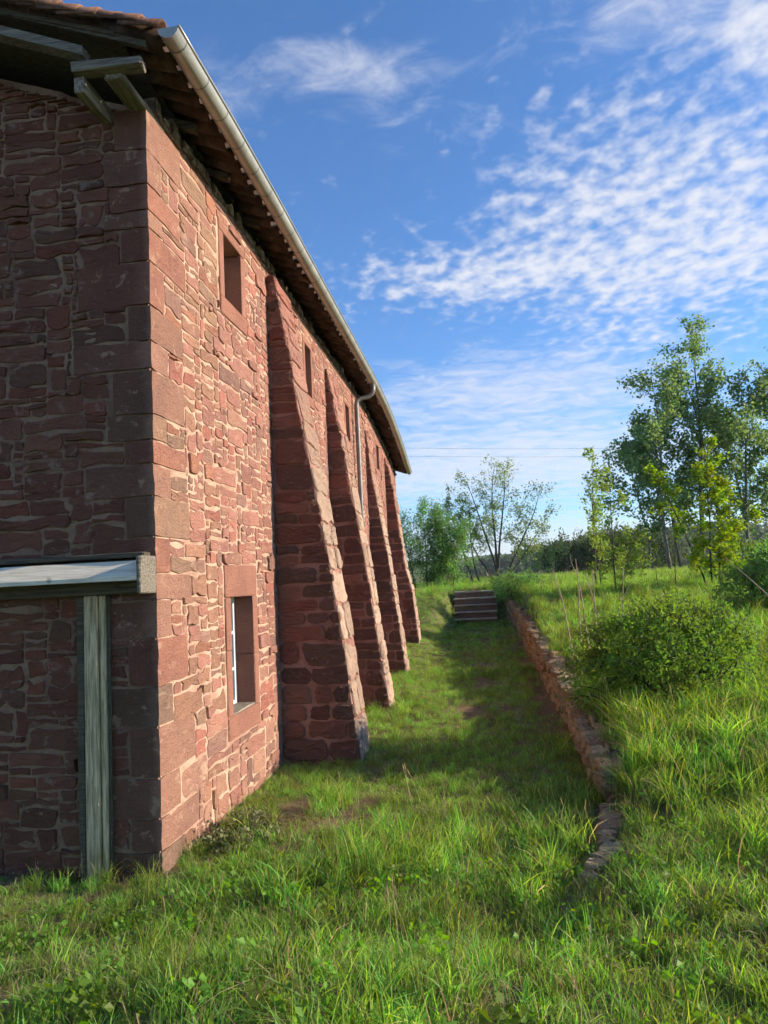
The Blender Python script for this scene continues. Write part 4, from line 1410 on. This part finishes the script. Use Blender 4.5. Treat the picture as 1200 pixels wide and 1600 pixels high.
tree('willow_bush', 'bushy green willow at the far corner of the barn', 'tree', (-0.25, 25.6, gz(-0.25, 25.6)),
     [(0, 0, 3.5, 0, 0), (-0.5, 0.1, 3.2, -0.15, 0), (0.4, 0.1, 3.3, 0.16, 0), (-0.9, 0, 3.0, -0.2, 0), (0.7, 0, 2.8, 0.3, 0), (0.1, 0.3, 3.1, 0.05, 0), (1.0, 0.1, 2.4, 0.25, 0)], L_WILLOW, 24000, M_BARK, 210, None,
     branches=20, b_len=1.0, b_t0=0.02, b_ang=0.6, taper='flat', twigs=4, tw_len=0.45, r0=0.035, leaf_size=0.095, fuzz=0.12, aspect=0.45)
tree('thorn_bush', 'low grey-green thorn bush right of the locust tree', 'tree', (4.9, 33.5, gz(4.9, 33.5)),
     [(0, 0, 2.1, 0, 0), (-0.4, 0, 1.8, -0.25, 0), (0.5, 0, 1.9, 0.2, 0)], L_LOCUST, 1500, M_BARK_PALE, 211, None,
     branches=12, b_len=0.8, b_t0=0.15, b_ang=0.7, taper='oval', twigs=4, tw_len=0.4, r0=0.03, leaf_size=0.09, fuzz=0.08)
G_H = 'dark hedgerow trees beyond the field'
for k, (x, y, rx, h, lab) in enumerate([(9.3, 62, 2.4, 3.2, 'dark low hedgerow bush, leftmost of the three beyond the field'), (12.6, 60, 3.0, 3.9, 'broad dark hedgerow tree behind the young ashes'), (16.2, 64, 3.2, 3.6, 'dark hedgerow tree below the poplar crown')]):
    b0 = gz(x, y)
    shrub('hedge_tree', lab, 'tree', (x, y, b0), [(0, 0, h * 0.5, rx, 1.6, h * 0.5), (-rx * 0.5, 0.3, h * 0.4, rx * 0.6, 1.4, h * 0.42), (rx * 0.55, -0.2, h * 0.45, rx * 0.6, 1.4, h * 0.45)], L_DARK, 4200, 220 + k, 0.26, G_H)
x, y = 4.05, 3.25
shrub('privet_shrub', 'dense rounded green shrub on the bank behind the retaining wall', 'shrub', (x, y, gz(x, y)),
      [(0.05, 0, 0.52, 0.50, 0.5, 0.52), (-0.45, 0.15, 0.48, 0.38, 0.4, 0.48), (0.52, 0.05, 0.46, 0.36, 0.4, 0.48), (0.15, 0.35, 0.70, 0.36, 0.35, 0.38), (-0.25, 0.5, 0.60, 0.34, 0.35, 0.36), (-0.15, -0.3, 0.30, 0.42, 0.3, 0.32), (0.5, 0.3, 0.62, 0.30, 0.3, 0.34), (-0.75, 0.1, 0.22, 0.32, 0.35, 0.28), (-0.5, 0.7, 0.35, 0.4, 0.4, 0.40), (0.75, 0.4, 0.45, 0.30, 0.35, 0.36)], L_SHRUB, 12500, 231, 0.048, shoots=280)
x, y = 3.15, 18.6
shrub('leafy_shrub', 'small leafy shrub overhanging the top of the retaining wall by the steps', 'shrub', (x - 0.15, y, gz(x, y) - 0.1),
      [(0, 0, 0.2, 0.62, 0.6, 0.42), (0.5, 0.2, 0.25, 0.5, 0.6, 0.36), (-0.15, 0.6, 0.25, 0.5, 0.5, 0.36)], L_WILLOW, 3600, 232, 0.07)
x, y = 12.3, 19.0
shrub('elder_shrub', 'dark leafy shrub below the poplars near the picture edge', 'shrub', (x, y, gz(x, y)),
      [(0, 0, 0.7, 1.1, 0.9, 0.85), (-1.2, 0.2, 0.45, 0.8, 0.7, 0.6), (1.1, 0, 0.9, 1.0, 0.8, 1.0)], L_WILLOW, 6500, 233, 0.11)
x, y = 7.5, 9.2
shrub('bramble_shrub', 'dark bramble bush rising from the bank at the picture edge', 'shrub', (x, y, gz(x, y)),
      [(0, 0, 0.55, 0.8, 0.7, 0.62), (-0.7, 0.2, 0.35, 0.5, 0.5, 0.42), (0.8, 0.1, 0.7, 0.7, 0.7, 0.75)], L_WILLOW, 9000, 237, 0.075)
x, y = 9.6, 18.0
shrub('elder_shrub', 'smaller bush behind the maple sapling', 'shrub', (x, y, gz(x, y)), [(0, 0, 0.5, 0.9, 0.7, 0.6), (0.8, 0, 0.4, 0.6, 0.6, 0.5)], L_SHRUB, 3000, 234, 0.10)
x, y = 0.33, 0.70
shrub('ivy_clump', 'dry matted ivy heap at the foot of the barn corner', 'plant', (x, y, gz(x, y) - 0.03),
      [(0, 0.2, 0.05, 0.17, 0.2, 0.11), (-0.05, -0.15, 0.04, 0.19, 0.22, 0.09), (0.12, 0.0, 0.03, 0.15, 0.22, 0.06)], L_DRY, 1700, 235, 0.036, None, 0.8, shoots=14)
x, y = 0.95, -2.75
shrub('clover_patch', 'low clump of broad bright leaves in the nearest grass', 'plant', (x + 0.75, y, gz(x + 0.75, y)),
      [(0, 0, 0.08, 0.30, 0.22, 0.13), (0.3, 0.1, 0.06, 0.22, 0.2, 0.12), (-0.25, 0.1, 0.05, 0.2, 0.2, 0.1)], L_SHRUB, 900, 236, 0.036, None, 0.9)

# bare stems standing behind the wall and dry stalks leaning from the bank
rng = np.random.default_rng(301)
STAKES = [(3.42, 6.4, 1.45, -0.10, 'tall pale bare stem nearest the retaining wall'), (3.58, 6.9, 1.50, 0.02, 'second bare stem, upright, beside the wall'), (3.66, 6.2, 1.15, -0.16, 'short bare stem leaning left, in the middle of the group'),
          (3.80, 6.6, 1.30, -0.06, 'fourth bare stem from the wall'), (3.98, 7.0, 1.25, -0.12, 'fifth bare stem, thin, near the shrub'), (4.12, 6.6, 1.30, 0.10, 'bare stem closest to the dense shrub')]
for k, (x, y, h, lean, lab) in enumerate(STAKES):
    b0 = np.array([x, y, gz(x, y) - 0.03])
    p_ = polyline(b0, (lean, 0, 1), h, 6, rng, 0.03, 0.0)
    m = MB(); m.add(*tube_vf(p_, np.linspace(0.015, 0.006, 7), 5))
    for j in range(3):
        q = p_[rng.integers(2, 6)]
        m.add(*tube_vf(polyline(q, (rng.normal(0, 0.6), rng.normal(0, 0.4), 1), rng.uniform(0.1, 0.35), 3, rng, 0.1), [0.005, 0.004, 0.003, 0.002], 3, False))
    tag(m.build('bare_stem', M_BARK_PALE, None, True), lab, 'stem', 'bare stems behind the wall')
for k, (a, b, lab) in enumerate([((5.05, 1.4), (-0.62, 1.0, 1.45), 'long dry stalk arching over the tall grass'), ((5.0, 1.2), (-0.62, 0.4, 0.42), 'shorter dry stalk lying low below the arching one')]):
    b0 = np.array([a[0], a[1], gz(*a) + 0.05]); e = b0 + np.array(b)
    c_ = 0.5 * (b0 + e) + np.array([0.10, 0, 0.02])
    V, F = tube_vf([b0, lerp(b0, c_, 0.5) + (0.03, 0, 0), c_, lerp(c_, e, 0.5) + (0.03, 0, 0.02), e], [0.009, 0.008, 0.007, 0.006, 0.003], 5)
    tag(mk('dry_stalk', V, F, M_BARK_PALE, None, None, True), lab, 'stalk', 'dry stalks on the bank')
# wires
for k, (z0, z1, lab) in enumerate([(27.5, 22.5, 'upper of the two power lines crossing the sky'), (26.0, 21.0, 'lower of the two power lines crossing the sky')]):
    t = np.linspace(0, 1, 40)
    pts = np.stack([lerp(-60, 130, t), lerp(118, 150, t), lerp(z0 + 2, z1 + 2, t) - 14 * t * (1 - t)], 1)
    V, F = tube_vf(pts, 0.018, 4)
    tag(mk('power_line', V, F, M_WIRE), lab, 'wire', 'power lines')

# ------------------------------------------------------------------ far country
def hill(name, cx, cy, rx, ry, h, mat, seed):
    n = 60
    u = np.linspace(-1, 1, n); X, Y = np.meshgrid(u, u)
    r = np.clip(1 - X ** 2 - Y ** 2, 0, 1)
    Z = h * r ** 1.2 * (1 + 0.25 * fbm(X * 2.5, Y * 2.5, seed)) - 3.0
    V = np.stack([cx + rx * X, cy + ry * Y, Z], -1).reshape(-1, 3)
    i = np.arange(n - 1)[:, None] * n + np.arange(n - 1)[None, :]
    o = mk(name, V, np.stack([i, i + 1, i + n + 1, i + n], -1).reshape(-1, 4), mat, smooth=True, centre=False)
    return kind(o, 'structure')


def mat_field():
    b = NB('far_fields'); p = b.pos()
    n = b.noise(p, 0.012, 3, 0.5); n2 = b.noise(p, 0.12, 5, 0.7)
    c = b.mix(b.ramp(n, 0.44, 0.5), (0.075, 0.13, 0.03), (0.12, 0.155, 0.05))
    c = b.mix(b.ramp(n2, 0.55, 0.66, 0, 0.75), c, (0.03, 0.055, 0.02))
    return b.done(b.principled(c, 0.95, None, 0.1))


M_FIELD = mat_field()
hill('far_hill', -60, 430, 170, 130, 15.5, M_FIELD, 1)
hill('far_hill', 60, 640, 300, 160, 22.0, M_FIELD, 3)
hill('wooded_hill', 75, 300, 100, 90, 14.0, M_FIELD, 4)


def far_wood():
    rng = np.random.default_rng(401)
    Vs = []; n = 620
    for k in range(n):
        a = rng.uniform(0, 2 * math.pi); r = math.sqrt(rng.random()) * 0.95
        x, y = 75 + 100 * r * math.cos(a), 300 + 90 * r * math.sin(a)
        if y > 330:
            continue
        X, Y = (x - 75) / 100, (y - 300) / 90
        z = 14.0 * max(0, 1 - X * X - Y * Y) ** 1.2 - 3.0
        h = rng.uniform(4.0, 7.5)
        m_ = 120
        d = rng.normal(0, 1, (m_, 3)); d /= np.linalg.norm(d, axis=1, keepdims=True)
        d[:, 2] = np.abs(d[:, 2])
        pts = np.array([x, y, z]) + d * rng.uniform(0.75, 1.1, (m_, 1)) * np.array([h * 0.5, h * 0.5, h])
        V, F = leaf_vf(pts, 1.5, rng, 0.2, 0.9); Vs.append(V)
    V = np.concatenate(Vs)
    o = kind(mk('far_wood', V, np.arange(len(V)).reshape(-1, 4), L_FAR), 'stuff')
    o['label'] = 'dark wood covering the hill beyond the field'


far_wood()


# ------------------------------------------------------------------ grass
def tuft(seed, n, h0, h1, width, spread, bend, dry=0.1, hue=0.0):
    rng = np.random.default_rng(seed); V = []; F = []; C = []
    for b in range(n):
        base = np.array([rng.normal(0, spread), rng.normal(0, spread), -0.01])
        az = rng.uniform(0, 2 * math.pi); h = rng.uniform(h0, h1); w = width * rng.uniform(0.6, 1.3)
        out = np.array([math.cos(az), math.sin(az), 0]); sd = np.array([-out[1], out[0], 0]); tw = rng.uniform(0, math.pi)
        sd = math.cos(tw) * sd + math.sin(tw) * out
        bd = bend * rng.uniform(0.2, 1.6)
        c0 = np.array([0.155, 0.32, 0.060]) if rng.random() < 0.62 else np.array([0.29, 0.42, 0.078])
        c0 = c0 * rng.uniform(0.75, 1.25)
        if rng.random() < dry:
            c0 = np.array([0.42, 0.34, 0.18]) * rng.uniform(0.6, 1.2)
        c0 = c0 * np.array([1 + hue, 1, 1 - hue])
        k0 = len(V)
        for t, ww in ((0, 0.8), (0.35, 1.0), (0.7, 0.7), (1.0, 0.0)):
            p = base + out * (bd * h * t ** 2) + np.array([0, 0, h * (t - 0.25 * bd * t * t)])
            if ww > 0:
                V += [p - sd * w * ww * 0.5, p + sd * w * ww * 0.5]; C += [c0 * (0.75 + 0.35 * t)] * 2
            else:
                V.append(p); C.append(c0 * 1.15)
        F += [(k0, k0 + 1, k0 + 3, k0 + 2), (k0 + 2, k0 + 3, k0 + 5, k0 + 4), (k0 + 4, k0 + 5, k0 + 6)]
    me = bpy.data.meshes.new('grass_tuft'); me.from_pydata([tuple(v) for v in V], [], F)
    a = me.color_attributes.new('Col', 'FLOAT_COLOR', 'POINT')
    a.data.foreach_set('color', np.concatenate([np.array(C), np.ones((len(C), 1))], 1).astype(np.float32).ravel())
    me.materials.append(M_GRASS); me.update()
    return bpy.data.objects.new('grass_tuft_%02d' % seed, me)


def leafy(seed, n):
    rng = np.random.default_rng(seed)
    pts = np.stack([rng.normal(0, 0.05, n), rng.normal(0, 0.05, n), rng.uniform(0.02, 0.10, n)], 1)
    V, F = leaf_vf(pts, 0.035, rng, 0.6, 0.85)
    me = bpy.data.meshes.new('weed'); me.from_pydata(V.tolist(), [], F.tolist())
    a = me.color_attributes.new('Col', 'FLOAT_COLOR', 'POINT')
    a.data.foreach_set('color', np.tile(np.array([0.15, 0.26, 0.035, 1.0]), (len(V), 1)).astype(np.float32).ravel())
    me.materials.append(M_GRASS); me.update()
    return bpy.data.objects.new('grass_tuft_%02d' % seed, me)


TUFTS = bpy.data.collections.new('grass_tufts')
_k = 0
for sd_ in range(6):
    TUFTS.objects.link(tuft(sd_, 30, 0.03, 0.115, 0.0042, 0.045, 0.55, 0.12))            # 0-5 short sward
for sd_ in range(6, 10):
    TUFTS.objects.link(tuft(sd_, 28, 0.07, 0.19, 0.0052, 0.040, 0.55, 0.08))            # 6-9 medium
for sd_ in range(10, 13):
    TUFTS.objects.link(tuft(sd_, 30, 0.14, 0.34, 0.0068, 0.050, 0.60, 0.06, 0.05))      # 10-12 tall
TUFTS.objects.link(tuft(13, 26, 0.04, 0.14, 0.0035, 0.06, 1.3, 0.9))                    # 13-14 dry thatch
TUFTS.objects.link(tuft(14, 26, 0.06, 0.2, 0.0035, 0.06, 1.6, 0.95))
def seedheads(seed):
    rng = np.random.default_rng(seed); V = []; F = []; C = []
    for b in range(3):
        st = polyline((rng.normal(0, 0.04), rng.normal(0, 0.04), 0), (rng.normal(0, 0.2), rng.normal(0, 0.2), 1), rng.uniform(0.20, 0.38), 4, rng, 0.10)
        v, f = tube_vf(st, [0.0018, 0.0016, 0.0014, 0.0012, 0.001], 3, False)
        F += [tuple(q + len(V) for q in a) for a in f]; V += list(v); C += [np.array([0.36, 0.33, 0.16])] * len(v)
        d = st[-1] - st[-2]; d /= np.linalg.norm(d)
        v, f = tube_vf([st[-1], st[-1] + d * 0.015, st[-1] + d * 0.035, st[-1] + d * 0.05], [0.001, 0.0028, 0.0024, 0.001], 4, False)
        F += [tuple(q + len(V) for q in a) for a in f]; V += list(v); C += [np.array([0.40, 0.33, 0.20])] * len(v)
    me = bpy.data.meshes.new('seed_head'); me.from_pydata([tuple(v) for v in V], [], F)
    a = me.color_attributes.new('Col', 'FLOAT_COLOR', 'POINT')
    a.data.foreach_set('color', np.concatenate([np.array(C), np.ones((len(C), 1))], 1).astype(np.float32).ravel())
    me.materials.append(M_GRASS); me.update()
    return bpy.data.objects.new('grass_tuft_%02d' % seed, me)


TUFTS.objects.link(seedheads(16))                                                       # 16 seed heads
TUFTS.objects.link(leafy(15, 22))                                                       # 15 clover


def grass_points():
    rng = np.random.default_rng(501)
    out = []
    zones = [(-3.2, 7.5, -4.2, 3.0, 200), (-1.0, 3.2, 3.0, 10.0, 150), (3.2, 10.0, 3.0, 10.0, 120), (-1.0, 3.2, 10.0, 22.0, 95), (3.2, 14.0, 10.0, 24.0, 75), (-8.0, 24.0, 22.0, 48.0, 34), (-2.0, 34.0, 48.0, 75.0, 10)]
    for x0, x1, y0, y1, dens in zones:
        n = int((x1 - x0) * (y1 - y0) * dens)
        x = rng.uniform(x0, x1, n); y = rng.uniform(y0, y1, n)
        out.append((x, y))
    x = np.concatenate([a for a, _ in out]); y = np.concatenate([b for _, b in out])
    wx = wall_x(y)
    keep = ~((x < 0.03) & (y > 0.0) & (y < WALL_LEN))
    for y0, wd, prof in BUTT:
        keep &= ~((x < prof[-1][0] + bow(y0) - 0.02) & (y > y0) & (y < y0 + wd))
    onwall = (y > 1.35) & (y < 20.2) & (x > wx - 0.02) & (x < wx + 0.15 + 0.12 * vnoise(y * 2.0, y * 0.0, 2))
    keep &= ~(onwall & (rng.random(len(x)) > 0.10))
    kerb = (y <= 1.35) & (y > -0.35) & (x > wx - 0.06) & (x < wx + 0.2)
    keep &= ~(kerb & (rng.random(len(x)) > 0.03))
    keep &= ~((x > 1.0) & (x < 2.5) & (y > 20.05) & (y < 21.7))
    # bare and trodden patches
    bare = bare_mask(x, y)
    keep &= rng.random(len(x)) > np.clip(bare * 0.88, 0, 0.92)
    x, y, bare = x[keep], y[keep], bare[keep]; wx = wx[keep]
    n = len(x)
    clump = fbm(x * 0.55 + 9, y * 0.55, 1, 3); cl2 = vnoise(x * 2.2, y * 2.2, 6)
    bank = (x > wx + 0.4)
    tall = 0.03 + 0.42 * sstep(0.05, 0.6, clump + 0.5 * cl2) + 0.30 * bank * sstep(3.2, 4.4, x) * sstep(-1.5, 1.0, y)
    tall += 0.55 * sstep(0.10, 0.22, x - wx) * sstep(0.75, 0.35, x - wx) * (y > 1.0) * (0.5 + 0.5 * vnoise(y * 1.7, x * 0, 4))
    # explicit stands of tall grass seen in the photograph
    for cx, cy, r_, a in [(1.45, 0.1, 0.45, 0.9), (1.0, -0.3, 0.4, 0.5), (4.6, 1.2, 0.8, 0.8), (5.4, 2.2, 1.2, 0.9), (3.9, -0.2, 0.5, 0.45), (0.2, -0.5, 0.6, 0.4), (-0.6, -0.35, 0.6, 0.5), (2.55, 0.55, 0.25, 0.6), (3.6, 1.3, 0.3, 0.5)]:
        tall += a * sstep(r_, 0, np.hypot(x - cx, y - cy))
    tall *= 1 - 0.8 * sstep(-1.6, -0.3, y) * sstep(0.7, -0.1, x)
    lawn = (x < wx) & (y > 1.5) & (y < 20)
    tall = np.where(lawn, tall * 0.25, tall)
    u = rng.random(n)
    idx = np.where(u < tall * 0.42, rng.integers(10, 13, n), np.where(u < tall * 0.42 + 0.16 + 0.6 * tall, rng.integers(6, 10, n), rng.integers(0, 6, n)))
    dryp = 0.14 + 0.5 * bare
    idx = np.where(rng.random(n) < dryp * 0.6, rng.integers(13, 15, n), idx)
    near = (y < 1.0)
    idx = np.where(near & (rng.random(n) < 0.05 + 0.15 * sstep(0.2, 0.6, vnoise(x * 1.3, y * 1.3, 3))), 15, idx)
    idx = np.where(~lawn & (rng.random(n) < 0.014), 16, idx)
    far = y > 22
    sc = rng.uniform(0.75, 1.25, n) * (1 + 0.25 * clump) * np.where(far, 1.5, 1.0) * np.where(lawn, 0.75, 1.0) * (1 - 0.4 * sstep(-1.6, -0.3, y) * sstep(0.7, -0.1, x) * (y < 2))
    rot = np.stack([rng.normal(0, 0.12, n), rng.normal(0, 0.12, n), rng.uniform(0, 6.283, n)], 1)
    z = ground(x, y)
    return np.stack([x, y, z], 1), idx.astype(np.int32), sc, rot


def build_grass():
    Pn, idx, sc, rot = grass_points()
    me = bpy.data.meshes.new('grass'); me.from_pydata(Pn.tolist(), [], [])
    a = me.attributes.new('idx', 'INT', 'POINT'); a.data.foreach_set('value', idx)
    a = me.attributes.new('sc', 'FLOAT', 'POINT'); a.data.foreach_set('value', sc.astype(np.float32))
    a = me.attributes.new('rot', 'FLOAT_VECTOR', 'POINT'); a.data.foreach_set('vector', rot.astype(np.float32).ravel())
    me.materials.append(M_GRASS)
    o = bpy.data.objects.new('grass', me); COL.objects.link(o)
    kind(o, 'stuff'); o['label'] = 'rough green grass covering lawn and bank'
    ng = bpy.data.node_groups.new('grass_nodes', 'GeometryNodeTree')
    ng.interface.new_socket('Geometry', in_out='INPUT', socket_type='NodeSocketGeometry')
    ng.interface.new_socket('Geometry', in_out='OUTPUT', socket_type='NodeSocketGeometry')
    N, L = ng.nodes, ng.links
    gi = N.new('NodeGroupInput'); go = N.new('NodeGroupOutput')
    ci = N.new('GeometryNodeCollectionInfo'); ci.inputs['Collection'].default_value = TUFTS
    ci.inputs['Separate Children'].default_value = True; ci.inputs['Reset Children'].default_value = True
    ip = N.new('GeometryNodeInstanceOnPoints')

    def named(nm, ty):
        q = N.new('GeometryNodeInputNamedAttribute'); q.data_type = ty; q.inputs['Name'].default_value = nm
        return q.outputs['Attribute']
    L.new(gi.outputs[0], ip.inputs['Points']); L.new(ci.outputs[0], ip.inputs['Instance'])
    ip.inputs['Pick Instance'].default_value = True
    L.new(named('idx', 'INT'), ip.inputs['Instance Index']); L.new(named('rot', 'FLOAT_VECTOR'), ip.inputs['Rotation']); L.new(named('sc', 'FLOAT'), ip.inputs['Scale'])
    L.new(ip.outputs[0], go.inputs[0])
    md = o.modifiers.new('grass', 'NODES'); md.node_group = ng
    print('grass tufts', len(Pn))


build_grass()


# ------------------------------------------------------------------ the air: thin haze over the far country
HAZE_DENSITY = 0.00025
V, F = box_vf(-950, 950, -1550, 1560, -14.0, 34.0)
_hm, _hn, _hl = new_mat('haze')
_o = _hn.new('ShaderNodeOutputMaterial'); _pv = _hn.new('ShaderNodeVolumePrincipled')
_pv.inputs['Color'].default_value = (0.82, 0.88, 1.0, 1); _pv.inputs['Density'].default_value = HAZE_DENSITY; _pv.inputs['Anisotropy'].default_value = 0.2
_hl.new(_pv.outputs[0], _o.inputs['Volume'])
kind(mk('haze', V, F, _hm, centre=False), 'stuff')
